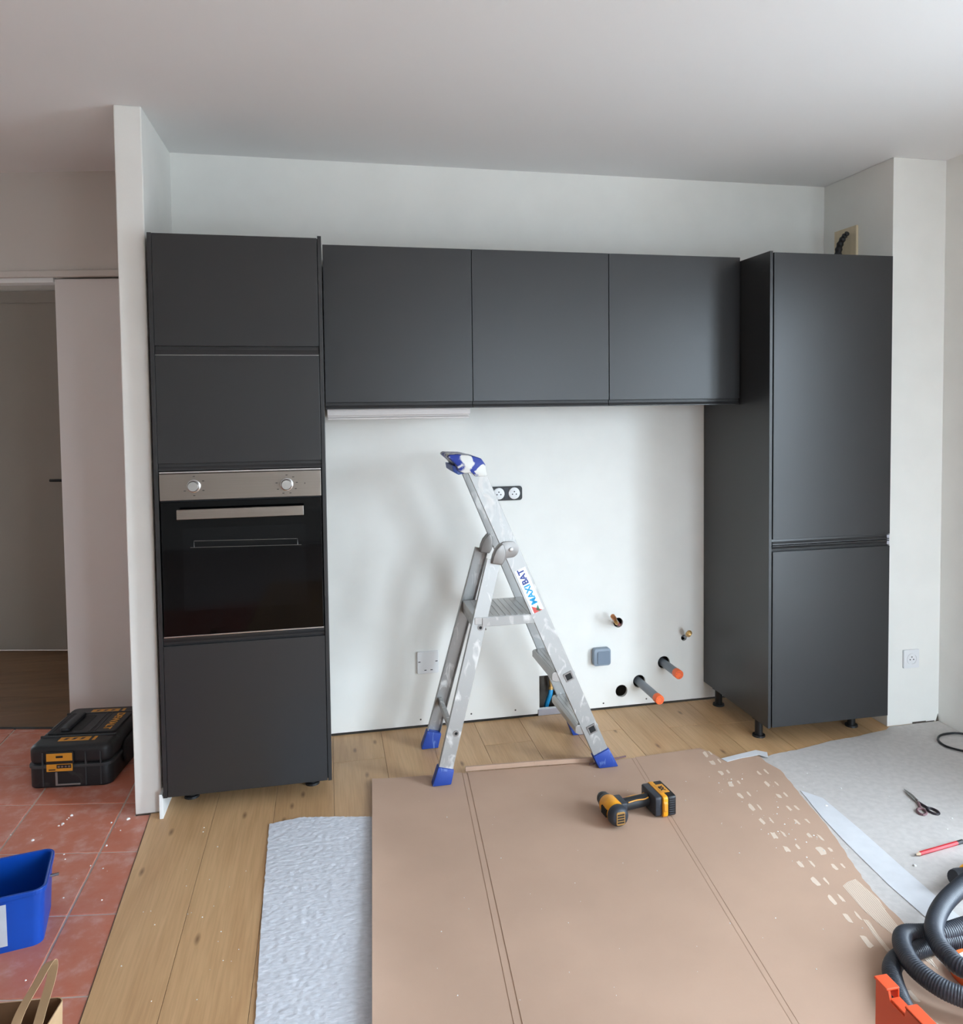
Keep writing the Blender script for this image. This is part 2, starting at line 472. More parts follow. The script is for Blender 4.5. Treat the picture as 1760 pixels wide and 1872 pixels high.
# tiles: joints run towards the kitchen wall, cross joints follow the hall wall
TS = 0.333
MB().prism([(XL, -4.4), (edge_x(-4.4) - 0.003, -4.4), (edge_x(YP) - 0.003, YP), (XP0 - 0.001, YP), (XP0 - 0.001, 0.26), (XL, 0.86)], -0.0118, -0.0048).build('grout_bed', 'grout', fl)
def tile_y(j, x): return -0.42 + TS * j - 0.2 * (x + 0.76)
for i in range(-1, 6):
    x1 = -0.76 - TS * i; x0 = x1 - TS
    for j in range(-10, 5):
        g = 0.0032
        a, b = x0 + g, x1 - g
        if i == -1: b = None
        def yy(xx, jj): return tile_y(jj, xx) + (g if jj == j else -g)
        if i == -1:
            yb_, yt_ = tile_y(j, -0.65) + g, tile_y(j + 1, -0.65) - g
            if yb_ > 0.2: continue
            if yb_ > YP - 0.02 or yt_ > YP:      # strip beside the partition
                e = XP0 - 0.003
                q = [(a, max(tile_y(j, a) + g, -9)), (e, tile_y(j, e) + g), (e, min(tile_y(j + 1, e) - g, 0.262)), (a, min(tile_y(j + 1, a) - g, 0.27))]
                if q[1][1] < YP: q[1] = (e, YP - 0.003)
                if yb_ < YP - 0.02:
                    q = [(a, tile_y(j, a) + g), (edge_x(yb_) - 0.004, yb_), (edge_x(YP) - 0.004, YP - 0.004), (e, YP - 0.004), q[2], q[3]]
                MB().prism(q, -0.011, -0.0025).build('tile', 'tile', fl, bevel=0.0012, seg=1)
                continue
            yt_ = min(yt_, YP - 0.004)
            poly = [(a, tile_y(j, a) + g), (edge_x(yb_) - 0.004, yb_), (edge_x(yt_) - 0.004, yt_), (a, min(tile_y(j + 1, a) - g, YP - 0.004 if yt_ >= YP - 0.005 else 9))]
        else:
            if i == 0 and tile_y(j, a) > 0.45: continue
            poly = [(a, tile_y(j, a) + g), (b, tile_y(j, b) + g), (b, tile_y(j + 1, b) - g), (a, tile_y(j + 1, a) - g)]
            lim = lambda q: 0.268 - 0.24 * (q + 0.70)
            if poly[0][1] > lim(a) - 0.03: continue
            poly[2] = (b, min(poly[2][1], lim(b))); poly[3] = (a, min(poly[3][1], lim(a)))
        MB().prism(poly, -0.011, -0.0025).build('tile', 'tile', fl, bevel=0.0015, seg=1)

# --- kitchen wall: plasterboard face with pipe holes and an open hatch
HATCH = [(0.962, 0.032), (1.135, 0.032), (1.135, 0.19), (0.962, 0.19)]
PIPES = dict(supply=(1.357, 0.417, 0.024), small=(1.697, 0.318, 0.015), waste_b=(1.591, 0.204, 0.031), waste_a=(1.463, 0.122, 0.031), empty=(1.372, 0.082, 0.030))
holes = [circle(*PIPES[k]) for k in PIPES] + [HATCH]
wb = shape_from_splines('wall_back', [(XP0, 0.010), (XC + 0.02, 0.010), (XC + 0.02, H), (XP0, H)], holes, 0.016, 'wall')
wb.rotation_euler = (R(90), 0, 0); wb.location = (0, 0.008, 0)
struct(wb, 'white painted kitchen wall behind the ladder', 'wall')
MB().box(XP0, XC + 0.3, 0.12, 0.26, -0.01, H).box(XP0, XC + 0.3, 0.016, 0.12, -0.012, -0.002).build('cavity_lining', 'cavity', wb).matrix_parent_inverse = Matrix.Rotation(R(-90), 4, 'X') @ Matrix.Translation((0, -0.008, 0))
def on_back(o): o.matrix_parent_inverse = Matrix.Rotation(R(-90), 4, 'X') @ Matrix.Translation((0, -0.008, 0)); return o
on_back(MB().box(0.955, 1.142, -0.004, 0.012, 0.001, 0.031).build('hatch_track', 'galv', wb, bevel=0.001))
for sx, sz in ((0.40, 0.036), (0.635, 0.04), (0.845, 0.038), (1.28, 0.03), (1.50, 0.032)):
    on_back(MB().prism(circle(sx, sz, 0.004, 10), -0.0006, 0.001, 'y').build('screw_head', 'cavity', wb))

# --- partition, column, right wall, back wall, left wall, ceiling
struct(MB().box(XP0, XP1, YP, 0.30, 0.0, H).build('wall_partition', 'wall', bevel=0.004), 'white free-standing partition end beside the oven cabinet', 'wall')
struct(MB().box(XC, XR + 0.2, YC, 0.3, 0.0, H).build('wall_right_column', 'wall', bevel=0.002), 'white boxed column right of the fridge cabinet', 'wall')
m = MB()
m.box(XR, XR + 0.28, WIN[1], YC + 0.05, 0, H); m.box(XR, XR + 0.28, YB, WIN[0], 0, H)
m.box(XR, XR + 0.28, WIN[0], WIN[1], WIN[3], H); m.box(XR, XR + 0.28, WIN[0], WIN[1], 0, WIN[2])
struct(m.build('wall_right', 'wall'), 'white side wall with the window', 'wall')
m = MB()
m.box(XL - 0.1, WIN2[0], YB - 0.28, YB, 0, H); m.box(WIN2[1], XR + 0.28, YB - 0.28, YB, 0, H)
m.box(WIN2[0], WIN2[1], YB - 0.28, YB, WIN2[3], H); m.box(WIN2[0], WIN2[1], YB - 0.28, YB, 0, WIN2[2])
struct(m.build('wall_front', 'wall'), 'white wall behind the photographer', 'wall')
struct(MB().box(XL - 0.15, XL, YB - 0.1, 2.1, 0, H).build('wall_left', 'hallwall'), 'off-white wall far left', 'wall')
struct(MB().box(XL - 0.15, XR + 0.3, YB - 0.3, 2.1, H, H + 0.12).build('ceiling', 'ceil'), 'plain matt white ceiling', 'ceiling')

# --- windows (outside the frame, they let the daylight in)
def window(name, make):
    w = thing(name, '', ''); del w['label'], w['category']; w['kind'] = 'structure'
    make(w); return w
def win1(w):
    y0, y1, z0, z1 = WIN
    for a, b, c, d in ((y0, y1, z1 - 0.06, z1), (y0, y1, z0, z0 + 0.06), (y0, y0 + 0.06, z0 + 0.06, z1 - 0.06), (y1 - 0.06, y1, z0 + 0.06, z1 - 0.06), ((y0 + y1) / 2 - 0.05, (y0 + y1) / 2 + 0.05, z0 + 0.06, z1 - 0.06)):
        MB().box(XR + 0.08, XR + 0.14, a, b, c, d).build('window_frame', 'trim', w, bevel=0.004)
def win2(w):
    x0, x1, z0, z1 = WIN2
    for a, b, c, d in ((x0, x1, z1 - 0.06, z1), (x0, x1, z0, z0 + 0.06), (x0, x0 + 0.06, z0 + 0.06, z1 - 0.06), (x1 - 0.06, x1, z0 + 0.06, z1 - 0.06), ((x0 + x1) / 2 - 0.05, (x0 + x1) / 2 + 0.05, z0 + 0.06, z1 - 0.06)):
        MB().box(a, b, YB - 0.14, YB - 0.08, c, d).build('window_frame', 'trim', w, bevel=0.004)
window('window_1', win1); window('window_2', win2)

# --- hall wall with sliding door, and the hall behind it
HA = -math.atan(0.24)
def hall(o): o.location = (-0.70, 0.268, 0); o.rotation_euler = (0, 0, HA); return o
struct(hall(MB().box(-2.65, 0.12, 0.0, 0.12, 2.094, H).build('wall_hall', 'hallwall')), 'off-white wall above the sliding door', 'wall')
struct(hall(MB().box(-2.65, 0.10, -0.012, 0.02, 2.066, 2.094).build('trim_1', 'hallwall', bevel=0.002)), 'thin rail cover above the sliding door', 'trim')
struct(hall(MB().box(-2.65, -0.506, 0.012, 0.10, 2.044, 2.066).build('trim_2', 'trim', bevel=0.002)), 'white track strip at the top of the doorway', 'trim')
d1 = struct(hall(MB().box(-0.505, 0.05, 0.022, 0.062, 0.008, 2.060).build('door_1', 'sliding', bevel=0.002)), 'pale sliding door panel half open beside the partition', 'door')
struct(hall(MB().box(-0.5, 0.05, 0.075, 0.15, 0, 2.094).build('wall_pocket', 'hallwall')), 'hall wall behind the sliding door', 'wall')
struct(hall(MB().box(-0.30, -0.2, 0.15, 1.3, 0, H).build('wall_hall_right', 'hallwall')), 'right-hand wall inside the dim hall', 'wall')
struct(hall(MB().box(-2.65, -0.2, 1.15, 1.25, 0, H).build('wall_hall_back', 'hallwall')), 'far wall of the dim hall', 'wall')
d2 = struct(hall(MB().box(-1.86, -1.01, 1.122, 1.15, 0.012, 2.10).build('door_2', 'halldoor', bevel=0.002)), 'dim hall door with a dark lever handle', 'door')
m = MB().tube([(-1.065, 1.122, 1.045), (-1.065, 1.075, 1.045), (-1.08, 1.068, 1.045), (-1.185, 1.068, 1.045)], 0.009, 10)
m.prism(circle(-1.065, 1.045, 0.025, 20), 1.112, 1.122, 'y')
m.build('door_handle', 'black', d2, smooth=True)
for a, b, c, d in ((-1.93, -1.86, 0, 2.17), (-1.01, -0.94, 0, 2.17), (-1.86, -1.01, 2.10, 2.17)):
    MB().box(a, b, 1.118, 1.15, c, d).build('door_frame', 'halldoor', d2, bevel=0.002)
# hall planks
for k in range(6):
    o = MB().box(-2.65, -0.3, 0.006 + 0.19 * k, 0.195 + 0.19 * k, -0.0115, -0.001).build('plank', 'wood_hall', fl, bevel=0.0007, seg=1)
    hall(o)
struct(hall(MB().box(-2.65, 0.04, -0.012, 0.006, -0.0118, 0.001).build('trim_3', 'cab_gap', bevel=0.001)), 'dark threshold joint between tiles and hall floor', 'trim')
# baseboard stub against the partition
struct(MB().prism([(-0.6065, 0), (-0.5935, 0), (-0.5935, 0.078), (-0.597, 0.088), (-0.6065, 0.088)], -0.58, -0.06, 'y').build('baseboard_left', 'trim', bevel=0.001), 'short white baseboard stub at the foot of the partition', 'baseboard')
# rough gaps at the foot of the column
for a, b in (((2.452 + 0.13, 2.452 + 0.20), 0.008), ((2.452 + 0.20, 2.452 + 0.245), 0.005)):
    o = struct(MB().box(a[0], a[1], YC - 0.0015, YC + 0.01, 0.0, b).build('trim_4', 'cavity'), 'dark unfinished gap at the foot of the column', 'trim')
struct(MB().prism([(XR - 0.014, 0), (XR, 0), (XR - 0.003, 0.035)], YC - 0.0015, YC + 0.01, 'y').build('trim_5', 'cavity'), 'dark unfinished notch at the column corner', 'trim')

# ================================================================== KITCHEN UNITS
YT, YW = -0.584, -0.349
DT = 0.019        # front thickness

def grip_front(name, x0, x1, z0, z1, yf, parent, where, lip=0.026):
    """a front with a recessed integrated grip at its top or bottom edge"""
    if where == 'bottom':
        d = MB().box(x0, x1, yf, yf + DT, z0 + lip, z1).build(name, 'cab', parent, bevel=0.0012)
        MB().prism([(yf + DT, z0), (yf + DT, z0 + lip + 0.004), (yf + 0.0115, z0 + lip + 0.001), (yf + 0.0095, z0 + lip * 0.55), (yf + 0.0035, z0 + 0.004), (yf + 0.003, z0)], x0, x1, 'x').build('grip', 'cab', d, bevel=0.0004, seg=1)
    elif where == 'top':
        d = MB().box(x0, x1, yf, yf + DT, z0, z1 - lip).build(name, 'cab', parent, bevel=0.0012)
        MB().prism([(yf + DT, z1), (yf + DT, z1 - lip - 0.004), (yf + 0.0115, z1 - lip - 0.001), (yf + 0.0095, z1 - lip * 0.55), (yf + 0.0035, z1 - 0.004), (yf + 0.003, z1)], x0, x1, 'x').build('grip', 'cab', d, bevel=0.0004, seg=1)
    else:
        d = MB().box(x0, x1, yf, yf + DT, z0, z1).build(name, 'cab', parent, bevel=0.0012)
    return d

def leg(parent, x, y, h):
    m = MB().tube([(x, y, 0.0), (x, y, 0.008), (x, y, 0.0085), (x, y, h - 0.012), (x, y, h - 0.0115), (x, y, h)], [0.028, 0.027, 0.017, 0.017, 0.03, 0.03], 18)
    m.build('leg', 'black', parent, smooth=True)

# --- oven tower
Z0, ZT = 0.0752, 2.0844
zA, zB, zC = 0.6446, 1.2587, 1.6754
ot = thing('oven_cabinet', 'tall charcoal oven cabinet standing against the white partition', 'cabinet')
for a, b in ((-0.5911, -0.577), (-0.0135, 0.0)):
    MB().box(a, b, YT + 0.0015, -0.004, Z0, ZT + (0.006 if a > -0.1 else 0)).build('side_panel', 'cab', ot, bevel=0.0008)
MB().box(-0.577, -0.0135, -0.56, -0.004, Z0, Z0 + 0.018).box(-0.577, -0.0135, -0.56, -0.004, ZT - 0.018, ZT).box(-0.577, -0.0135, -0.02, -0.004, Z0 + 0.018, ZT - 0.018).box(-0.577, -0.0135, -0.555, -0.02, zB - 0.009, zB + 0.009).box(-0.577, -0.0135, -0.555, -0.02, zA - 0.009, zA + 0.009).build('carcass', 'cab_in', ot)
fx0, fx1 = -0.5755, -0.0155
grip_front('top_door', fx0, fx1, zC - 0.014, ZT - 0.002, YT, ot, 'bottom', 0.03)
grip_front('middle_door', fx0, fx1, zB - 0.008, zC - 0.017, YT, ot, 'bottom', 0.026)
MB().box(fx0, fx1, YT + 0.001, YT + 0.004, zC - 0.0175, zC - 0.0155).build('edge_strip', 'chrome', ot)
grip_front('bottom_door', fx0, fx1, Z0 + 0.002, zA + 0.008, YT, ot, 'top', 0.028)
for lx in (-0.52, -0.075):
    for ly in (-0.43, -0.08): leg(ot, lx, ly, Z0)

# --- built-in oven
ov = thing('oven', 'built-in oven with steel control panel and black glass door', 'oven', (0, 0, 0))
oz0, oz1 = zA + 0.011, zB - 0.0105
OX0, OX1 = fx0 + 0.003, fx1 - 0.002
zp = 1.146          # foot of the control panel
MB().box(OX0, OX1, -0.575, -0.05, oz0 + 0.004, oz1 - 0.006).build('oven_body', 'cab_gap', ov)
MB().box(OX0, OX1, YT - 0.004, -0.575, oz1 - 0.006, oz1).build('top_trim', 'chrome', ov, bevel=0.001)
pn = MB().box(OX0, OX1, YT - 0.006, -0.575, zp, oz1 - 0.008).build('control_panel', 'steel', ov, bevel=0.0015)
for kx, kz in ((-0.457, 1.196), (-0.139, 1.192)):
    kb = MB().tube([(kx, YT - 0.006, kz), (kx, YT - 0.012, kz), (kx, YT - 0.013, kz), (kx, YT - 0.030, kz), (kx, YT - 0.033, kz)], [0.023, 0.023, 0.020, 0.0185, 0.0165], 32).build('knob', 'chrome', pn, smooth=True)
    for q in range(8 if kx > -0.3 else 5):
        an = R(90 - q * (360 / (9 if kx > -0.3 else 6)))
        px_, pz_ = kx + 0.036 * math.cos(an), kz + 0.034 * math.sin(an)
        MB().box(px_ - 0.0035, px_ + 0.0035, YT - 0.0065, YT - 0.006, pz_ - 0.0012, pz_ + 0.0012).build('dial_mark', 'txt_black', pn)
MB().prism(circle(-0.075, 1.194, 0.002, 10), YT - 0.0065, YT - 0.006, 'y').build('dial_mark', 'txt_black', pn)
od = MB().box(OX0 + 0.002, OX1 - 0.001, YT - 0.006, -0.578, oz0 + 0.006, zp - 0.006).build('oven_door', 'ovenglass', ov, bevel=0.001)
MB().box(-0.50, -0.075, YT - 0.0064, YT - 0.0062, 0.75, 1.045).build('door_window', 'oveninner', od)
hb = MB().box(-0.512, -0.080, YT - 0.044, YT - 0.030, 1.082, 1.117).build('handle', 'steel', od, bevel=0.002)
for hx in (-0.49, -0.10):
    MB().box(hx - 0.008, hx + 0.008, YT - 0.030, YT - 0.006, 1.092, 1.108).build('handle_mount', 'black', hb, bevel=0.001)
rk = MB()
rk.tube([(-0.462, YT - 0.0072, 0.978), (-0.462, YT - 0.0072, 1.0), (-0.105, YT - 0.0072, 0.992), (-0.105, YT - 0.0072, 0.97)], 0.0011, 6)
rk.tube([(-0.475, YT - 0.0072, 0.977), (-0.092, YT - 0.0072, 0.969)], 0.001, 6)
rk.build('rack', 'wire', od)
MB().box(OX0, OX1, YT - 0.004, -0.578, oz0, oz0 + 0.005).build('bottom_trim', 'chrome', ov, bevel=0.001)

# --- wall cabinets
ZW0, ZW1 = 1.4596, 2.1057
wx = [0.003, 0.5964, 1.1874, 1.7985]
wl = ['charcoal wall cabinet above the extractor hood, next to the oven cabinet', 'middle charcoal wall cabinet of the row of three', 'charcoal wall cabinet next to the fridge cabinet']
for i in range(3):
    c = thing('wall_cabinet', wl[i], 'cabinet', (0, 0, 0), 0, 'wall cabinets in a row')
    a, b = wx[i] + 0.0012, wx[i + 1] - 0.0012
    m = MB().box(a, a + 0.016, YW + DT + 0.004, -0.003, ZW0 + 0.004, ZW1).box(b - 0.016, b, YW + DT + 0.004, -0.003, ZW0 + 0.004, ZW1)
    m.box(a + 0.016, b - 0.016, YW + DT + 0.004, -0.003, ZW0 + 0.03, ZW0 + 0.046).box(a + 0.016, b - 0.016, YW + DT + 0.004, -0.003, ZW1 - 0.016, ZW1).box(a + 0.016, b - 0.016, -0.012, -0.003, ZW0 + 0.046, ZW1 - 0.016)
    m.build('carcass', 'cab_in', c)
    grip_front('door', a, b, ZW0, ZW1, YW, c, 'bottom', 0.027)

# --- extractor hood under the first wall cabinet
hd = thing('extractor_hood', 'slim white pull-out extractor hood under the wall cabinet', 'hood')
MB().box(0.01, 0.588, -0.30, -0.006, 1.425, 1.4885).build('hood_body', 'hood', hd, bevel=0.002)
fr = MB().box(0.010, 0.590, -0.318, -0.302, 1.434, 1.4625).build('front_lip', 'hood', hd, bevel=0.0015)
MB().box(0.012, 0.588, -0.306, -0.05, 1.418, 1.4245).build('filter_tray', 'hood', hd, bevel=0.001)

# --- fridge cabinet
G, FW, FZ0, FZT, FS = 1.8004, 0.582, 0.0928, 2.0868, 0.8698
fc = thing('fridge_cabinet', 'tall charcoal fridge cabinet with two doors beside the column', 'cabinet')
MB().box(G, G + 0.0135, YT - 0.001, -0.003, FZ0, FZT + 0.004).build('side_panel', 'cab', fc, bevel=0.0008)
MB().box(G + FW - 0.013, G + FW, -0.56, -0.003, FZ0, FZT).build('side_panel', 'cab', fc, bevel=0.0008)
MB().box(G + 0.0135, G + FW - 0.013, -0.555, -0.004, FZ0, FZ0 + 0.018).box(G + 0.0135, G + FW - 0.013, -0.555, -0.004, FZT - 0.018, FZT).box(G + 0.0135, G + FW - 0.013, -0.02, -0.004, FZ0 + 0.018, FZT - 0.018).box(G + 0.0135, G + 0.03, -0.555, -0.02, FZ0 + 0.018, FZT - 0.018).build('carcass', 'cab_gap', fc)
gx0, gx1 = G + 0.0195, G + FW - 0.002
grip_front('upper_door', gx0, gx1, FS + 0.001, FZT - 0.001, YT, fc, 'bottom', 0.024)
grip_front('lower_door', gx0, gx1, FZ0 + 0.001, FS - 0.002, YT, fc, 'top', 0.026)
for lx in (G + 0.04, G + FW - 0.08):
    for ly in (-0.445, -0.08): leg(fc, lx, ly, FZ0)
MB().box(G + FW - 0.012, G + FW - 0.001, YT + 0.004, YT + 0.02, FS - 0.022, FS + 0.02).build('hinge_cover', 'galv', fc, bevel=0.001)

# --- cream board with black conduit above the fridge cabinet
pl = MB().box(XC - 0.012, XC - 0.0005, -0.262, -0.10, 2.05, 2.29).build('mounting_board', 'offwhite', bevel=0.001)
tag(pl, 'small cream board on the column side above the fridge cabinet', 'board')
pts = catmull([(2.405, -0.190, 2.0885), (2.402, -0.183, 2.13), (2.402, -0.182, 2.17), (2.404, -0.192, 2.21), (2.410, -0.213, 2.243), (2.414, -0.235, 2.258)], 12)
rad = [0.0175 - 0.008 * (i / len(pts)) ** 2 + 0.0016 * math.sin(i * 2 * math.pi / 7) for i in range(len(pts))]
cd = thing('conduit', 'black ribbed conduit curving up from the top of the fridge cabinet', 'conduit')
MB().tube(pts, rad, 14).build('ribbed_tube', 'black', cd, smooth=True)
MB().box(2.395, 2.425, -0.235, -0.212, 2.0885, 2.118).build('connector', 'handle_m', cd, bevel=0.003)

# ================================================================== THINGS ON THE WALL
# double power socket without its cover
s2 = thing('double_socket', 'double white power socket in a bare black frame behind the ladder', 'socket')
MB().prism(rrect(0.735, 0.885, 1.028, 1.093, 0.012), -0.011, -0.0005, 'y').build('frame', 'black', s2, bevel=0.0015)
for cx in (0.7735, 0.8465):
    w = MB().tube([(cx, -0.010, 1.0605), (cx, -0.016, 1.0605), (cx, -0.0165, 1.0605)], [0.0275, 0.0265, 0.025], 28).build('socket_insert', 'white', s2, smooth=True)
    for dx, dz in ((-0.009, -0.004), (0.009, -0.004), (0.0, 0.008)):
        MB().prism(circle(cx + dx, 1.0605 + dz, 0.003, 10), -0.0172, -0.0165, 'y').build('pin_hole', 'dark', w)
MB().box(0.802, 0.818, -0.0125, -0.011, 1.035, 1.086).build('bridge', 'dgrey', s2)
# blank white cover plate
bp = thing('blank_plate', 'blank white cover plate low on the wall left of the ladder', 'plate')
pz = MB().prism(rrect(0.387, 0.485, 0.25, 0.352, 0.006), -0.010, -0.0005, 'y').build('plate', 'white', bp, bevel=0.002)
for dx, dz in ((0.397, 0.305), (0.475, 0.305), (0.424, 0.266), (0.452, 0.266)):
    MB().box(dx - 0.005, dx + 0.005, -0.0106, -0.0098, dz - 0.0018, dz + 0.0018).build('slot', 'cab_in', pz)
# grey switch
sw = thing('light_switch', 'grey square surface switch on the wall right of the ladder', 'switch')
MB().prism(rrect(1.221, 1.307, 0.224, 0.307, 0.014), -0.034, -0.0005, 'y').build('housing', 'grey_switch', sw, bevel=0.005, smooth=True)
MB().prism(rrect(1.239, 1.299, 0.234, 0.294, 0.006), -0.038, -0.033, 'y').build('rocker', 'grey_switch2', sw, bevel=0.0015)
# column socket
so = thing('column_socket', 'white single power socket on the column right of the fridge cabinet', 'socket')
sp = MB().prism(rrect(2.525, 2.605, 0.262, 0.346, 0.004), YC - 0.011, YC - 0.0005, 'y').build('plate', 'white', so, bevel=0.002)
sc_ = MB().ring(circle(2.566, 0.304, 0.026), circle(2.566, 0.304, 0.0225), YC - 0.014, YC - 0.0105, 'y').build('collar', 'white', sp)
for dx, dz in ((-0.009, -0.003), (0.009, -0.003), (0.0, 0.009)):
    MB().prism(circle(2.566 + dx, 0.304 + dz, 0.0028, 10), YC - 0.0116, YC - 0.0108, 'y').build('pin_hole', 'dark', sp)

# pipes out of the wall
def waste(key, length, label, drop=0.0):
    x, z, r = PIPES[key]
    t = thing('waste_pipe', label, 'pipe', (0, 0, 0), 0, 'waste pipes')
    z -= 0.004
    MB().tube([(x, 0.11, z), (x + 0.002, -length, z - drop)], 0.0195, 24).build('pipe', 'pvc', t, smooth=True)
    cpp = MB().tube([(x + 0.0015, -length + 0.028, z - drop), (x + 0.002, -length - 0.003, z - drop), (x + 0.002, -length - 0.006, z - drop)], [0.0215, 0.0215, 0.0195], 24).build('end_cap', 'orange', t, smooth=True)
    for q in range(7):
        a = R(-80 + 40 * q); 
        MB().box(x + 0.013 * math.cos(a) - 0.003, x + 0.013 * math.cos(a) + 0.003, -length - 0.007, -length - 0.0058, z - drop + 0.013 * math.sin(a) - 0.0014, z - drop + 0.013 * math.sin(a) + 0.0014).build('slot', 'flag_red', cpp)
waste('waste_a', 0.235, 'grey waste pipe with orange cap, lower and longer of the two')
waste('waste_b', 0.165, 'grey waste pipe with orange cap, upper one nearer the fridge cabinet')
t = thing('supply_pipe', 'bent copper supply pipes coming out of the upper round hole', 'pipe')
x, z, r = PIPES['supply']
MB().tube(catmull([(x + 0.006, 0.09, z - 0.008), (x - 0.006, 0.0, z + 0.002), (x - 0.026, -0.045, z + 0.020), (x - 0.046, -0.074, z + 0.042)], 6), 0.0075, 12).build('pipe', 'pvc', t, smooth=True)
MB().tube([(x - 0.045, -0.073, z + 0.040), (x - 0.062, -0.088, z + 0.060)], 0.011, 14).build('fitting', 'copper', t, bevel=0.002, smooth=True)
MB().tube(catmull([(x + 0.011, 0.09, z - 0.006), (x + 0.004, 0.0, z - 0.006), (x - 0.016, -0.045, z + 0.002), (x - 0.032, -0.066, z + 0.016)], 6), 0.006, 12).build('pipe', 'red_tube', t, smooth=True)
MB().tube([(x - 0.031, -0.065, z + 0.015), (x - 0.043, -0.077, z + 0.030)], 0.009, 14).build('fitting', 'brass', t, bevel=0.002, smooth=True)
t = thing('small_valve', 'small brass tap stub in the hole nearest the fridge cabinet', 'valve')
x, z, r = PIPES['small']
MB().tube([(x, 0.08, z), (x - 0.001, -0.02, z + 0.010), (x - 0.005, -0.058, z + 0.034)], 0.0065, 12).build('pipe', 'pvc', t, smooth=True)
MB().tube([(x - 0.005, -0.057, z + 0.033), (x - 0.011, -0.085, z + 0.050)], [0.014, 0.0125], 16).build('brass_nut', 'brass', t, bevel=0.002, smooth=True)
# tubes inside the hatch
t = thing('hatch_tube', 'bright blue water tube with brass fitting inside the open hatch', 'tube')
MB().tube(catmull([(1.01, 0.07, 0.0), (1.018, 0.06, 0.04), (1.03, 0.055, 0.075), (1.036, 0.06, 0.10)], 6), 0.0115, 14).build('tube', 'blue_tube', t, smooth=True)
MB().tube([(1.036, 0.06, 0.098), (1.036, 0.062, 0.112), (1.036, 0.062, 0.1125), (1.036, 0.064, 0.15)], [0.013, 0.013, 0.009, 0.009], 12).build('fitting', 'brass', t, smooth=True)
t = MB().tube(catmull([(1.075, 0.075, 0.0), (1.078, 0.07, 0.05), (1.07, 0.07, 0.12), (1.05, 0.075, 0.19)], 6), 0.010, 12).build('hatch_tube', 'red_tube', smooth=True)
tag(t, 'dark red heating tube deep inside the open hatch', 'tube')

# ================================================================== STEP LADDER
ld = thing('step_ladder', 'paint-spattered aluminium step ladder with blue feet and blue top cap', 'ladder')
YN0, YF0 = -0.588, -0.222       # near / far rail at the floor
YN1, YF1 = -0.505, -0.295       # near / far at the top
FX0, FX1, FZ1 = 1.088, 0.572, 1.225
RX0, RX1, RZ1 = 0.412, 0.650, 0.895
def fr_pt(z, near):
    k = z / FZ1; return Vector((FX0 + (FX1 - FX0) * k, (YN0 + (YN1 - YN0) * k) if near else (YF0 + (YF1 - YF0) * k), z))
def rr_pt(z, near):
    k = z / RZ1; k2 = z / FZ1
    return Vector((RX0 + (RX1 - RX0) * k, (YN0 + 0.006 + (YN1 - YN0) * k2) if near else (YF0 + 0.016 + (YF1 - YF0) * k2), z))
def channel(name, a, b, w, parent, mat, near):
    """a C-section rail: web facing outwards, two flanges"""
    d = (b - a).normalized(); yd = Vector((0, 1, 0)); yd = (yd - d * yd.dot(d)).normalized()
    wd = d.cross(yd).normalized(); s = 1 if near else -1
    m = MB(); tt = 0.0022; fl_ = 0.022
    m.frame(a, b, wd, w, tt)
    for e in (-1, 1):
        off = wd * (e * (w / 2 - tt / 2)) + yd * (s * fl_ / 2)
        m.frame(a + off, b + off, wd, tt, fl_)
    return m.build(name, mat, parent, bevel=0.0006, seg=1)
for near in (True, False):
    channel('front_rail', fr_pt(0.045, near), fr_pt(FZ1, near), 0.064, ld, 'alu', near)
    channel('rear_leg', rr_pt(0.045, near), rr_pt(0.86, near), 0.056, ld, 'alu', near)
def foot(p, d, w):
    d = d.normalized(); m = MB()
    wd = d.cross(Vector((0, 1, 0))).normalized()
    top = p + d * (0.072 / d.z)
    vs = []
    for q, hw in ((Vector((p.x, p.y, 0.0092)), w * 0.64), (top, w * 0.56)):
        for a, b in ((-1, -1), (1, -1), (1, 1), (-1, 1)):
            vs.append(q + (Vector((1, 0, 0)) if q.z < 0.02 else wd * (-1 if wd.x < 0 else 1)) * (a * hw) + Vector((0, 1, 0)) * (b * 0.021))
    m.add(vs, [(3, 2, 1, 0), (4, 5, 6, 7), (0, 1, 5, 4), (1, 2, 6, 5), (2, 3, 7, 6), (3, 0, 4, 7)])
    return m.build('foot', 'blue', ld, bevel=0.005, smooth=True)
for near in (True, False):
    for fn, w in ((fr_pt, 0.064), (rr_pt, 0.058)):
        p = fn(0.0, near); d = fn(0.5, near) - p
        q = p + Vector((0, 0.011 if near else -0.011, 0))
        f = foot(q, d, w)
        if not near: 
            for v in f.data.vertices:
                if v.co.z < 0.014: v.co.z -= 0.0086
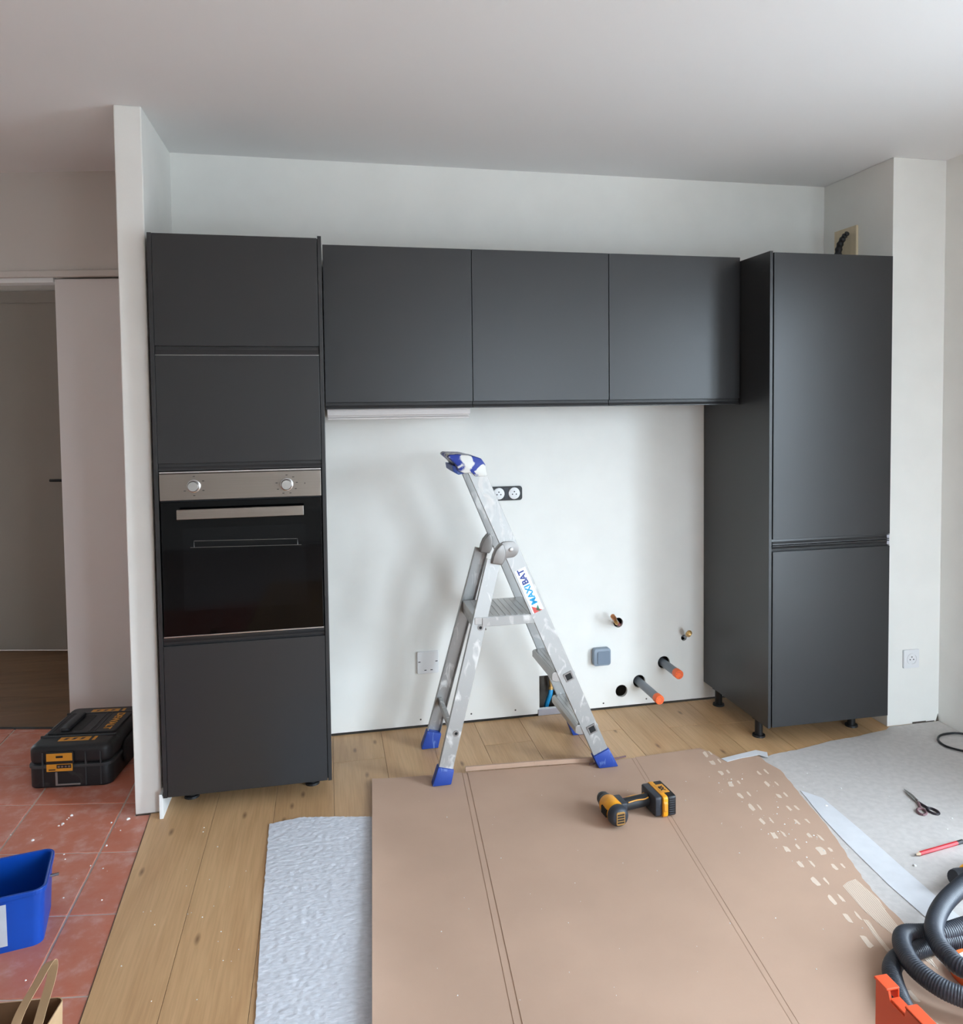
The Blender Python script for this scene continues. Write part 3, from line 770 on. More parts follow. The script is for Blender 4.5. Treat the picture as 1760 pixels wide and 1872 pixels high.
# treads on the front rails
for zt_ in (0.375, 0.158):
    a, b = fr_pt(zt_, True), fr_pt(zt_, False)
    xm = (a.x + b.x) / 2
    tr = MB().prism([(xm - 0.066, zt_ - 0.004), (xm - 0.066, zt_ + 0.02), (xm - 0.058, zt_ + 0.027), (xm + 0.026, zt_ + 0.027), (xm + 0.03, zt_ + 0.02), (xm + 0.03, zt_ - 0.012), (xm - 0.05, zt_ - 0.012)], a.y + 0.004, b.y - 0.004, 'y').build('tread', 'alu_plain', ld, bevel=0.002)
    for q in range(5):
        MB().box(xm - 0.052 + 0.016 * q, xm - 0.045 + 0.016 * q, a.y + 0.008, b.y - 0.008, zt_ + 0.0265, zt_ + 0.0282).build('grip_rib', 'alu_plain', tr)
    # open square end of the tread tube in the near rail
    y = a.y - 0.0022
    dv = (fr_pt(1, True) - fr_pt(0, True)).normalized()
    cx, cz = a.x + 0.002, zt_ + 0.008
    sq = [(cx + u * 0.0125 * dv.z + v * 0.0125 * dv.x, cz - u * 0.0125 * dv.x + v * 0.0125 * dv.z) for u, v in ((-1, -1), (1, -1), (1, 1), (-1, 1))]
    sqo = [(cx + 1.45 * (p[0] - cx), cz + 1.45 * (p[1] - cz)) for p in sq]
    MB().ring(sqo, sq, y - 0.001, y + 0.001, 'y').build('socket_rim', 'alu_cast', ld)
    MB().prism(sq, y - 0.0004, y + 0.0006, 'y').build('socket_hole', 'dark', ld)
# platform
a = fr_pt(0.62, True); b = fr_pt(0.62, False)
x0, x1 = rr_pt(0.62, True).x - 0.02, a.x + 0.015
pf = MB().box(x0, x1, a.y + 0.003, b.y - 0.003, 0.612, 0.640).build('platform', 'alu_plain', ld, bevel=0.002)
MB().box(x0 + 0.03, x1 - 0.01, a.y + 0.0005, a.y + 0.004, 0.604, 0.638).build('platform_lip', 'alu', pf, bevel=0.001)
for q in range(9):
    MB().box(x0 + 0.03 + 0.024 * q, x0 + 0.04 + 0.024 * q, a.y + 0.012, b.y - 0.012, 0.6395, 0.6412).build('grip_rib', 'alu_plain', pf)
MB().frame((x0 + 0.012, b.y - 0.02, 0.632), (x0 + 0.04, a.y + 0.02, 0.585), (1, 0, 0), 0.02, 0.004).build('brace', 'alu_cast', pf)
# rear cross bars with rivets
for zc in (0.20, 0.60):
    a, b = rr_pt(zc, True), rr_pt(zc, False)
    MB().frame((a.x - 0.004, a.y + 0.002, zc), (b.x - 0.004, b.y - 0.002, zc), (0, 0, 1), 0.032, 0.018).build('cross_bar', 'alu', ld, bevel=0.003)
    MB().ring(circle(a.x + 0.008, zc, 0.0115, 16), circle(a.x + 0.008, zc, 0.006, 16), a.y - 0.0035, a.y - 0.001, 'y').build('rivet_rim', 'alu_cast', ld)
    MB().prism(circle(a.x + 0.008, zc, 0.006, 16), a.y - 0.0022, a.y - 0.001, 'y').build('rivet_hole', 'dark', ld)
# hinges: a cast elbow closes each rear leg and ends in a round plate riveted to the rail
for near in (True, False):
    s = -1 if near else 1
    p = fr_pt(0.900, near)
    cx, cz = p.x - 0.002, 0.900
    off = [(-0.080, -0.052), (-0.0735, -0.022), (-0.0625, 0.004), (-0.046, 0.022), (-0.029, 0.0315), (-0.012, 0.032)]
    arc = [(0.032 * math.sin(R(t)), 0.032 * math.cos(R(t))) for t in range(0, 181, 12)]
    tail = [(-0.018, -0.0335), (-0.025, -0.043), (-0.036, -0.060)]
    outline = [(cx + u, cz + v) for u, v in off + arc + tail]
    ya, yb = sorted((p.y + s * 0.0015, p.y + s * 0.0085))
    hg = MB().prism(outline, ya, yb, 'y').build('hinge_plate', 'alu_cast', ld, bevel=0.0015, smooth=True)
    MB().tube([(cx, p.y + s * 0.008, cz), (cx, p.y + s * 0.0125, cz), (cx, p.y + s * 0.014, cz)], [0.0085, 0.0085, 0.005], 16).build('rivet', 'alu_plain', hg, smooth=True)
    dome = [(cx + u, cz + v) for u, v in [(-0.078, -0.050), (-0.0715, -0.022), (-0.0605, 0.003), (-0.045, 0.020), (-0.034, 0.0265), (-0.026, 0.015), (-0.0225, -0.002), (-0.0225, -0.022), (-0.028, -0.042), (-0.038, -0.058)]]
    ya, yb = sorted((p.y - s * 0.024, p.y + s * 0.016))
    MB().prism(dome, ya, yb, 'y').build('hinge_shoe', 'alu_cast', ld, bevel=0.0045, seg=3, smooth=True)
# blue top cap with a hook and tray lip
tp = fr_pt(FZ1, True); tq = fr_pt(FZ1, False)
cap_poly = [(tp.x + 0.046, 1.192), (tp.x + 0.040, 1.238), (tp.x + 0.024, 1.262), (tp.x - 0.03, 1.276), (tp.x - 0.100, 1.280), (tp.x - 0.108, 1.270), (tp.x - 0.088, 1.252), (tp.x - 0.074, 1.238), (tp.x - 0.066, 1.216), (tp.x - 0.045, 1.206), (tp.x - 0.012, 1.206), (tp.x + 0.0, 1.192)]
cp = MB().prism(cap_poly, tp.y - 0.012, tq.y + 0.012, 'y').build('top_cap', 'bluecap', ld, bevel=0.005, seg=2, smooth=True)
MB().prism([(tp.x - 0.066, 1.232), (tp.x - 0.088, 1.236), (tp.x - 0.084, 1.212), (tp.x - 0.064, 1.198), (tp.x - 0.035, 1.204), (tp.x - 0.045, 1.214)], tp.y + 0.01, tq.y - 0.01, 'y').build('hook', 'blue', cp, bevel=0.003)
# sticker on the near rail
d = (fr_pt(1, True) - fr_pt(0, True)).normalized()
stc = fr_pt(0.735, True)
yd = Vector((0, 1, 0)); yd = (yd - d * yd.dot(d)).normalized(); wd = d.cross(yd).normalized()
if wd.x > 0: wd = -wd
nrm = -yd
bm_ = Matrix((d, wd, d.cross(wd))).transposed().to_4x4()
if (bm_.to_3x3() @ Vector((0, 0, 1))).y > 0: pass
bm_.translation = stc + nrm * 0.0014
stk = MB().box(-0.093, 0.093, -0.024, 0.024, -0.0002, 0.0002).build('sticker', 'white', ld)
zsign = 1 if (bm_.to_3x3() @ Vector((0, 0, 1))).y < 0 else -1
stk.data.transform(bm_)
def on_rail(u, v, w=0.0006):
    m = bm_.copy(); m.translation = stc + nrm * (0.0014 + w) + d * u + wd * v; return m
text_mesh('sticker_text', 'MAXI', 0.035, 'txt_cyan', stk, on_rail(-0.018, 0.0), bold=0.0009)
text_mesh('sticker_text', 'BAT', 0.035, 'txt_navy', stk, on_rail(0.059, 0.0), bold=0.0009)
MB().add([(-0.018, -0.018, 0), (0.012, 0.018, 0), (-0.018, 0.018, 0)], [(0, 1, 2)]).build('sticker_mark', 'flag_red', stk).data.transform(on_rail(-0.075, 0.0, 0.0009))
MB().add([(-0.018, -0.018, 0), (0.012, -0.018, 0), (-0.006, -0.003, 0)], [(0, 1, 2)]).build('sticker_mark', 'flag_green', stk).data.transform(on_rail(-0.078, 0.01, 0.0009))

# ================================================================== FLOOR COVERINGS
def sheet(name, mat, nu, nv, fx, z, amp, scale, seed, cell=None):
    """a thin soft sheet: fx(u,v)->(x,y); wrinkled top and a skirt down to the floor"""
    vs = []; fs = []
    for j in range(nv + 1):
        for i in range(nu + 1):
            x, y = fx(i / nu, j / nv)
            h = z + amp * (noise.noise(Vector((x * scale, y * scale, seed))) + 0.6 * noise.noise(Vector((x * scale * 2.3 + 5, y * scale * 2.3, seed + 4))))
            vs.append((x, y, max(h, 0.0016) if x < 0.07 or x > 1.0 else min(max(h, 0.0016), 0.0042)))
    W = nu + 1
    for j in range(nv):
        for i in range(nu):
            a = j * W + i; fs.append((a, a + W, a + W + 1, a + 1))
    ring = [i for i in range(W)] + [j * W + nu for j in range(1, nv + 1)] + [nv * W + i for i in range(nu - 1, -1, -1)] + [j * W for j in range(nv - 1, 0, -1)]
    base = len(vs)
    for r_ in ring: vs.append((vs[r_][0], vs[r_][1], 0.0004))
    n = len(ring)
    for k in range(n): fs.append((ring[k], ring[(k + 1) % n], base + (k + 1) % n, base + k))
    m = MB(); m.add(vs, fs)
    return m.build(name, mat, smooth=True, angle=60)

def interp(pts, t):
    for (a, b), (c, d_) in zip(pts[:-1], pts[1:]):
        if a <= t <= c: return b + (d_ - b) * (t - a) / (c - a)
    return pts[0][1] if t < pts[0][0] else pts[-1][1]

def fxL(u, v):
    y0 = interp([(-0.22, -0.711), (-0.17, -0.700), (-0.12, -0.690), (0.0, -0.715), (0.14, -0.75), (0.36, -0.79)], -0.22 + 0.55 * u) + 0.003 * noise.noise(Vector((u * 60, 0, 3)))
    y = y0 + (-2.75 - y0) * v
    x0 = interp([(-2.8, -0.175), (-1.634, -0.189), (-1.285, -0.203), (-0.711, -0.219)], y) + 0.0022 * noise.noise(Vector((0, y * 45, 9)))
    return x0 + (0.36 - x0) * u, y
o = sheet('underlay', 'felt', 120, 420, fxL, 0.0036, 0.0017, 70, 2)
tag(o, 'narrow strip of wrinkled grey-white underlay left of the cardboard', 'underlay')

backR = [(1.30, -0.70), (1.70, -0.675), (1.737, -0.628), (1.76, -0.642), (1.80, -0.628), (1.93, -0.612), (2.115, -0.569), (2.25, -0.558), (2.30, -0.545), (2.421, -0.526), (2.455, -0.50), (2.72, -0.498)]
def fxR(u, v):
    x = 1.30 + (XR - 0.003 - 1.30) * u
    y0 = interp(backR, x) + 0.003 * noise.noise(Vector((x * 40, 0, 5)))
    return x, y0 + (-3.3 - y0) * v
o = sheet('underlay', 'felt2', 110, 160, fxR, 0.0026, 0.00045, 25, 8)
tag(o, 'wide pale underlay covering the floor right of the cardboard', 'underlay')
t = MB().prism([(1.562, -0.630), (1.640, -0.612), (1.740, -0.592), (1.775, -0.622), (1.752, -0.668), (1.728, -0.636), (1.64, -0.646), (1.572, -0.662)], 0.0096, 0.0108).build('underlay_scrap', 'strip')
tag(t, 'thin torn white underlay tongue lying over the cardboard corner', 'underlay')
tp_ = [(1.728, -0.93), (1.775, -1.0), (1.768, -1.22), (1.752, -1.445), (1.742, -1.66), (1.735, -2.1), (1.66, -2.1), (1.645, -1.69), (1.648, -1.51), (1.668, -1.285), (1.69, -1.12)]
t = MB().prism(tp_, 0.0036, 0.0043).build('joint_tape', 'strip')
tag(t, 'pale translucent joint tape running along the edge of the cardboard', 'tape')

# --- flattened cardboard box
cb = thing('cardboard_sheet', 'large flattened brown cardboard box spread over the floor', 'cardboard', (0, 0, 0))
def c1(y): return 0.515 + 0.074 * (y + 0.515)
def c2(y): return 1.164 + 0.1128 * (y + 1.01)
zc0, zc1 = 0.0046, 0.0088
YE = -2.75
e1 = [(0.153, -0.478), (c1(-0.497) - 0.011, -0.497), (c1(YE) - 0.011, YE), (0.027, YE), (0.085, -1.7)]
NU, NV = 16, 24
top = []
for j in range(NV + 1):
    v = j / NV
    for i in range(NU + 1):
        u = i / NU
        yl, yr = -0.478 + (YE + 0.478) * v, -0.497 + (YE + 0.497) * v
        y = yl + (yr - yl) * u
        xl = interp([(YE, 0.027), (-1.7, 0.085), (-0.478, 0.153)], yl); xr = c1(yr) - 0.011
        lift = (0.006 + 0.013 * min(1.0, 2.2 * v)) * (1 - u) ** 4.5 * (1 + 0.25 * noise.noise(Vector((v * 7, 0, 2))))
        top.append((xl + (xr - xl) * u, y, zc1 + lift))
Wd = NU + 1; nt = len(top)
vsP = top + [(p[0], p[1], p[2] - (zc1 - zc0)) for p in top]
fsP = []
for j in range(NV):
    for i in range(NU):
        a = j * Wd + i; fsP += [(a, a + Wd, a + Wd + 1, a + 1), (nt + a, nt + a + 1, nt + a + Wd + 1, nt + a + Wd)]
rg = [i for i in range(Wd)] + [j * Wd + NU for j in range(1, NV + 1)] + [NV * Wd + i for i in range(NU - 1, -1, -1)] + [j * Wd for j in range(NV - 1, 0, -1)]
fsP += [(rg[k], rg[(k + 1) % len(rg)], nt + rg[(k + 1) % len(rg)], nt + rg[k]) for k in range(len(rg))]
MB().add(vsP, fsP).build('panel', 'card', cb, smooth=True, angle=40)
e2 = [(c1(-0.499) + 0.011, -0.499), (0.99, -0.532), (c2(-0.535) - 0.009, -0.535), (c2(YE) - 0.009, YE), (c1(YE) + 0.011, YE)]
MB().prism(e2, zc0, zc1).build('panel', 'card', cb, bevel=0.0012, seg=1)
redge = [(1.524, -0.515), (1.552, -0.575), (1.565, -0.632), (1.66, -0.632), (1.728, -0.642), (1.724, -0.70), (1.742, -0.77), (1.737, -0.803), (1.72, -0.89), (1.699, -1.0), (1.678, -1.13), (1.646, -1.266), (1.612, -1.38), (1.590, -1.47), (1.570, -1.571), (1.566, -1.66), (1.555, -1.76), (1.53, -1.95), (1.48, -2.3), (1.40, YE)]
jag = []
for (a, b), (c, d_) in zip(redge[:-1], redge[1:]):
    n_ = max(2, int(math.hypot(c - a, d_ - b) / 0.018))
    for k in range(n_):
        t_ = k / n_; jx = 0.004 * noise.noise(Vector((b * 40 + t_ * 9, k, 1.5))) if b < -0.7 else 0
        jag.append((a + (c - a) * t_ + jx, b + (d_ - b) * t_))
jag.append(redge[-1])
e3 = [(c2(-0.533) + 0.009, -0.533)] + jag + [(c2(YE) + 0.009, YE)]
MB().prism(e3, zc0, zc1).build('panel', 'card', cb, bevel=0)
for cf, y0, w, dp in ((c1, -0.500, 0.0115, 0.0014), (c2, -0.536, 0.0095, 0.0006)):
    MB().prism([(cf(y0) - w, y0), (cf(y0) + w, y0), (cf(YE) + w, YE), (cf(YE) - w, YE)], zc0, zc1 - dp).build('score_line', 'card_d', cb)
    MB().prism([(cf(y0) - w * 0.72, y0 - 0.002), (cf(y0) + w * 0.72, y0 - 0.002), (cf(YE) + w * 0.72, YE), (cf(YE) - w * 0.72, YE)], zc1 - 0.002, zc1 - dp * 0.25).build('score_ridge', 'card', cb)
# torn spots where staples and glue came off
rowA = [(1.520, -.577), (1.511, -.652), (1.502, -.742), (1.494, -.831), (1.483, -.924), (1.479, -1.008), (1.466, -1.104), (1.457, -1.194), (1.452, -1.277), (1.446, -1.363), (1.437, -1.454), (1.431, -1.542), (1.423, -1.628), (1.411, -1.725)]
rowA2 = [(1.545, -.567), (1.546, -.645), (1.534, -.74), (1.531, -.827), (1.521, -.92), (1.508, -1.015), (1.501, -1.105), (1.493, -1.192), (1.494, -1.274), (1.483, -1.369), (1.471, -1.459), (1.463, -1.542), (1.458, -1.624)]
rowB = [(1.646, -.776), (1.629, -.864), (1.621, -.956), (1.607, -1.046), (1.582, -1.135), (1.572, -1.221), (1.556, -1.314), (1.541, -1.4)]
rowB2 = [(1.68, -.775), (1.666, -.872), (1.651, -.955), (1.636, -1.049), (1.62, -1.137), (1.601, -1.242), (1.589, -1.312), (1.571, -1.401)]
def spot(x, y, w, l, seed):
    rs = random.Random(seed); pts = []
    for k in range(10):
        a = 2 * math.pi * k / 10
        r1 = 1 + rs.uniform(-0.28, 0.28)
        u, v = w * math.copysign(abs(math.cos(a)) ** 0.6, math.cos(a)) * r1, l * math.copysign(abs(math.sin(a)) ** 0.6, math.sin(a)) * r1
        pts.append((x + u - 0.10 * v * -1, y + v))
    MB().prism(pts, zc1 - 0.0006, zc1 + 0.0003).build('torn_spot', 'tear', cb)
sd = 0
for row, w, l in ((rowA, 0.0085, 0.022), (rowA2, 0.004, 0.018), (rowB, 0.007, 0.017), (rowB2, 0.0045, 0.017)):
    for (x, y) in row:
        if row is rowB and x == 1.556: w_, l_ = 0.016, 0.02
        else: w_, l_ = w, l
        sd += 1; spot(x, y, w_ * random.uniform(0.8, 1.2), l_ * random.uniform(0.75, 1.15), sd)
for y in [-1.82, -1.92, -2.03]:
    sd += 1; spot(1.40 + 0.1 * (y + 1.82), y, 0.008, 0.024, sd)
# exposed corrugations
def corrug(poly, n):
    o = MB().prism(poly, zc1 - 0.0008, zc1 + 0.0004).build('torn_patch', 'tear', cb)
    xs_ = [p[0] for p in poly]; ys_ = [p[1] for p in poly]
    def inside(x, y):
        c = False; j = len(poly) - 1
        for i in range(len(poly)):
            xi, yi = poly[i]; xj, yj = poly[j]
            if (yi > y) != (yj > y) and x < (xj - xi) * (y - yi) / (yj - yi) + xi: c = not c
            j = i
        return c
    m = MB(); k = min(xs_) - 0.1
    while k < max(xs_) + 0.1:
        seg = None; y = max(ys_)
        while y > min(ys_) - 0.004:
            x = k - 0.16 * (y - max(ys_)) * -1
            ins = inside(x, y)
            if ins and seg is None: seg = (x, y)
            if (not ins) and seg is not None:
                if seg[1] - y > 0.012: m.frame((seg[0], seg[1], zc1 + 0.0004), (x, y, zc1 + 0.0004), (1, 0, 0), 0.0022, 0.0012)
                seg = None
            y -= 0.004
        k += 0.0062
    if m.v: m.build('corrugation', 'tear', o)
corrug([(1.504, -1.492), (1.530, -1.478), (1.564, -1.47), (1.566, -1.573), (1.548, -1.63), (1.535, -1.70), (1.54, -1.80), (1.518, -1.86), (1.502, -1.75), (1.492, -1.66), (1.49, -1.60)], 8)
corrug([(1.462, -1.640), (1.474, -1.648), (1.458, -1.71), (1.450, -1.765), (1.437, -1.77), (1.447, -1.70)], 3)
# folded-up back edge of the cardboard, built as a separate strip
ws = MB()
ws.frame((0.521, -0.4905, 0.0185), (0.80, -0.509, 0.019), (0, 0, 1), 0.018, 0.010)
ws.frame((0.80, -0.509, 0.019), (1.045, -0.532, 0.0185), (0, 0, 1), 0.018, 0.010)
o = ws.build('folded_edge', 'card', bevel=0.001)
tag(o, 'thin tan folded-up edge along the back of the cardboard by the ladder', 'folded_edge')
o = MB().frame((1.02, -0.553, 0.0115), (1.19, -0.520, 0.0115), (0, 0, 1), 0.005, 0.006).build('stick', 'handle_m', bevel=0.0006)
tag(o, 'short reddish stick beside the right front foot of the ladder', 'stick')

# ================================================================== DRILL
dr = thing('cordless_drill', 'yellow and black cordless drill lying on the cardboard', 'drill', (0.960, -0.962, zc1), R(4))
zc = 0.041
def lathe_y(name, prof, mat, parent, seg=24, sx=1.0, bevel=0.0):
    m = MB().tube([(0, y, zc) for y, r in prof], [r for y, r in prof], seg)
    return m.build(name, mat, parent, smooth=True, angle=40)
body = lathe_y('motor_housing', [(0.040, 0.030), (0.030, 0.0335), (-0.01, 0.0345), (-0.035, 0.0355), (-0.055, 0.0335), (-0.062, 0.030)], 'yellow', dr)
lathe_y('rear_band', [(-0.060, 0.0345), (-0.064, 0.0365), (-0.088, 0.0345), (-0.100, 0.0285), (-0.104, 0.021)], 'dgrey', dr)
MB().prism(rrect(-0.016, 0.016, zc - 0.023, zc + 0.023, 0.006), -0.1065, -0.102, 'y').build('rear_badge', 'brass', dr, bevel=0.001)
for q in range(4):
    MB().box(-0.0125, 0.0125, -0.1075, -0.106, zc - 0.016 + 0.009 * q, zc - 0.011 + 0.009 * q).build('badge_mark', 'txt_black', dr)
for q in range(5):
    MB().box(-0.036 - 0.0012, -0.031, -0.052 + 0.011 * q, -0.046 + 0.011 * q, zc - 0.012, zc + 0.014).build('vent_slot', 'dark', body)
lathe_y('gear_collar', [(0.038, 0.029), (0.046, 0.0285), (0.062, 0.0265)], 'dgrey', dr)
ck = lathe_y('chuck', [(0.062, 0.0225), (0.066, 0.0235), (0.085, 0.0235), (0.098, 0.0185), (0.106, 0.012)], 'black', dr)
MB().tube([(0, 0.104, zc), (0, 0.128, zc), (0, 0.134, zc)], [0.0036, 0.0034, 0.001], 8).build('driver_bit', 'steelblade', ck, smooth=True)
# body underside block joining to the grip (drill lies on its side: grip points to +X)
MB().prism(rrect(0.010, 0.050, -0.036, 0.034, 0.008), zc - 0.024, zc + 0.024, 'z').build('grip_neck', 'dgrey', dr, bevel=0.006, seg=3, smooth=True)
gp = [(0.045, 0.0, zc), (0.075, 0.003, zc), (0.105, 0.007, zc), (0.135, 0.010, zc)]
m = MB().tube(catmull(gp, 6), 0.0215, 18); 
g_ = m.build('grip', 'blackmatte', dr, smooth=True)
for yy_, xx in ((0.021, 0.09), (-0.012, 0.095)):
    MB().tube(catmull([(0.058, yy_ - 0.006, zc + 0.015), (0.085, yy_ - 0.002, zc + 0.0165), (0.110, yy_ - 0.004, zc + 0.017), (0.125, yy_ + 0.004, zc + 0.0165)], 5), 0.0022, 6).build('grip_line', 'amber', g_, smooth=True)
MB().box(0.055, 0.075, 0.018, 0.034, zc - 0.009, zc + 0.009).build('trigger', 'red', dr, bevel=0.004)
# foot of the grip and battery
MB().prism(rrect(-0.052, 0.062, zc - 0.037, zc + 0.035, 0.010), 0.131, 0.158, 'x').build('grip_foot', 'dgrey', dr, bevel=0.004, seg=2, smooth=True)
bt = MB().prism(rrect(-0.060, 0.066, zc - 0.0385, zc + 0.0365, 0.010), 0.157, 0.176, 'x').build('battery_top', 'yellow', dr, bevel=0.003, smooth=True)
bs = MB().prism(rrect(-0.058, 0.064, zc - 0.0375, zc + 0.0355, 0.009), 0.176, 0.208, 'x').build('battery_shell', 'black', dr, bevel=0.004, smooth=True)
for q in range(8):
    MB().box(0.180, 0.2005, -0.0605, -0.0575, zc - 0.030 + 0.008 * q, zc - 0.0265 + 0.008 * q).build('battery_rib', 'dgrey', bs, bevel=0.0008, seg=1)
MB().box(0.166, 0.198, -0.028, 0.030, zc + 0.0355, zc + 0.0372).build('battery_label', 'amber', bs)
text_mesh('battery_text', 'XR', 0.024, 'txt_black', bs, Matrix.Translation((0.182, 0.001, zc + 0.0376)) @ Matrix.Rotation(R(90), 4, 'Z'), bold=0.001)
MB().prism([(-0.0595, zc - 0.02), (-0.0625, zc - 0.012), (-0.0625, zc + 0.012), (-0.0595, zc + 0.02)], 0.160, 0.172, 'x').build('release_button', 'amber', bt)

for ch in dr.children:
    base = ch.name.split('.')[0]
    for q in [ch] + list(ch.children):
        for v in q.data.vertices:
            if base in ('motor_housing', 'rear_band', 'gear_collar', 'chuck', 'rear_badge', 'badge_mark'): v.co.y *= 0.8
            elif v.co.x > 0.05: v.co.x += 0.018 * min(1.0, (v.co.x - 0.05) / 0.08)

# ================================================================== TOOL CASE
tcx, tcy = -0.975, -0.035
tc_ = thing('tool_case', 'black tool case with amber latches standing on the tiles by the doorway', 'tool case', (tcx, tcy, -0.0025), R(-7))
wx2, ly2 = 0.155, 0.205       # half sizes
MB().prism(rrect(-wx2, wx2, -ly2, ly2, 0.035, 5), 0.0, 0.083, 'z').build('lower_shell', 'case', tc_, bevel=0.008, seg=3, smooth=True)
lid = MB().prism(rrect(-wx2, wx2, -ly2, ly2, 0.035, 5), 0.089, 0.165, 'z').build('lid', 'case', tc_, bevel=0.022, seg=4, smooth=True)
MB().prism(rrect(-wx2 - 0.004, wx2 + 0.004, -ly2 - 0.004, ly2 + 0.004, 0.036, 5), 0.080, 0.092, 'z').build('seam_band', 'case_edge', tc_, bevel=0.002)
for xx in (-0.098, 0.062, 0.118):
    MB().box(xx - 0.0025, xx + 0.0025, -ly2 - 0.0035, -ly2 + 0.01, 0.008, 0.14).build('rib', 'case_edge', tc_, bevel=0.001)
# raised centre of the lid, carrying handle recess
MB().prism(rrect(-0.132, 0.132, -0.095, 0.105, 0.012), 0.16, 0.1725, 'z').build('lid_centre', 'case', lid, bevel=0.003)
MB().prism(rrect(-0.045, -0.005, -0.075, 0.085, 0.012), 0.1722, 0.1732, 'z').build('handle_recess', 'dark', lid)
MB().prism(rrect(-0.088, -0.050, -0.085, 0.092, 0.012), 0.172, 0.186, 'z').build('carry_handle', 'blackmatte', lid, bevel=0.006, smooth=True)
for xx in (-0.115, 0.03, 0.05):
    MB().box(xx - 0.002, xx + 0.002, -0.09, 0.10, 0.172, 0.1745).build('lid_rib', 'case_edge', lid)
for yy_ in (-0.112, 0.122):
    MB().box(-0.145, 0.145, yy_ - 0.004, yy_ + 0.004, 0.158, 0.170).build('lid_rib', 'case_edge', lid, bevel=0.001)
text_mesh('brand_text', 'DEWALT', 0.042, 'amber', lid, Matrix.Translation((0.090, 0.01, 0.1732)) @ Matrix.Rotation(R(-90), 4, 'Z'), bold=0.0012)
# amber pictogram stickers front and back
for y0, y1, xs0, xs1, zz in ((-0.158, -0.122, -0.062, 0.055, 0.1655), (0.134, 0.166, -0.055, 0.06, 0.1655)):
    st_ = MB().box(xs0, xs1, y0, y1, zz - 0.0006, zz).build('pictogram_label', 'amber', lid)
    for q in range(3):
        cx = xs0 + 0.026 + 0.031 * q
        MB().prism([(cx - 0.008, y0 + 0.008), (cx + 0.004, y0 + 0.012), (cx + 0.010, y1 - 0.008), (cx - 0.004, y1 - 0.010)], zz, zz + 0.0004).build('pictogram', 'cab_in', st_)
    MB().box(xs1 + 0.012, xs1 + 0.024, y0, y1, zz - 0.0006, zz).build('pictogram_label', 'amber', lid)
# latches
for s in (-1, 1):
    yo = s * (ly2 + 0.002)
    ya, yb = sorted((yo, yo + s * 0.010))
    la = MB().prism(rrect(-0.082, 0.022, 0.098, 0.146, 0.006), ya, yb, 'y').build('latch', 'case', tc_, bevel=0.002)
    yc, yd_ = sorted((yo + s * 0.0095, yo + s * 0.0125))
    MB().box(-0.078, 0.018, yc, yd_, 0.112, 0.142).build('latch_face', 'amber', la, bevel=0.001)
    ye, yf_ = sorted((yo + s * 0.012, yo + s * 0.0135))
    MB().box(-0.042, -0.016, ye, yf_, 0.125, 0.133).build('latch_slot', 'dark', la)
    st_ = MB().box(-0.078, 0.018, yc, yd_, 0.072, 0.1).build('info_label', 'amber', la)
    MB().box(-0.04, 0.014, ye, yf_, 0.084, 0.098).build('info_print', 'txt_black', st_)
    for q in range(4):
        MB().box(-0.036 + 0.013 * q, -0.028 + 0.013 * q, *sorted((yo + s * 0.0134, yo + s * 0.014)), 0.087, 0.094).build('info_print', 'steelblade', st_)
    MB().box(-0.07, -0.045, ye, yf_, 0.077, 0.081).build('info_print', 'txt_black', st_)
# pale worn frame on the lower shell
MB().box(-0.052, -0.044, -ly2 - 0.003, -ly2 + 0.002, 0.014, 0.064).box(-0.052, 0.04, -ly2 - 0.003, -ly2 + 0.002, 0.010, 0.016).build('worn_frame', 'alu_cast', tc_, bevel=0.001)
# clip on the right side
MB().prism(rrect(-0.09, 0.06, 0.03, 0.125, 0.03), wx2 + 0.001, wx2 + 0.016, 'x').build('side_clip', 'blackmatte', tc_, bevel=0.005)

# ================================================================== BLUE BUCKET
bk = thing('bucket', 'rectangular blue plastic bucket with a grey label on the tiles', 'bucket', (-0.967, -1.132, -0.0025), R(11))
hx, hy, hh, tk = 0.170, 0.108, 0.158, 0.004
def taper(outer, inner, z0, z1, s0, s1, mat, name, parent, bevel=0.0, floor_=True):
    m = MB(); n = len(outer)
    vs = [(p[0] * s0, p[1] * s0, z0) for p in outer] + [(p[0] * s1, p[1] * s1, z1) for p in outer] + [(p[0] * s1, p[1] * s1, z1) for p in inner] + [(p[0] * s0, p[1] * s0, z0 + 0.005) for p in inner]
    fs = [tuple(range(n))[::-1], tuple(range(3 * n, 4 * n))]
    for i in range(n):
        j = (i + 1) % n
        fs += [(i, j, n + j, n + i), (n + i, n + j, 2 * n + j, 2 * n + i), (2 * n + i, 2 * n + j, 3 * n + j, 3 * n + i)]
    m.add(vs, fs)
    return m.build(name, mat, parent, smooth=True, angle=40)
taper(rrect(-hx, hx, -hy, hy, 0.028, 6), rrect(-hx + tk, hx - tk, -hy + tk, hy - tk, 0.025, 6), 0.0, hh, 0.95, 1.0, 'bucket', 'shell', bk)
MB().ring(rrect(-hx - 0.005, hx + 0.005, -hy - 0.005, hy + 0.005, 0.032, 6), rrect(-hx + 0.001, hx - 0.001, -hy + 0.001, hy - 0.001, 0.027, 6), hh - 0.012, hh + 0.001, 'z').build('rim', 'bucket', bk, bevel=0.0015)
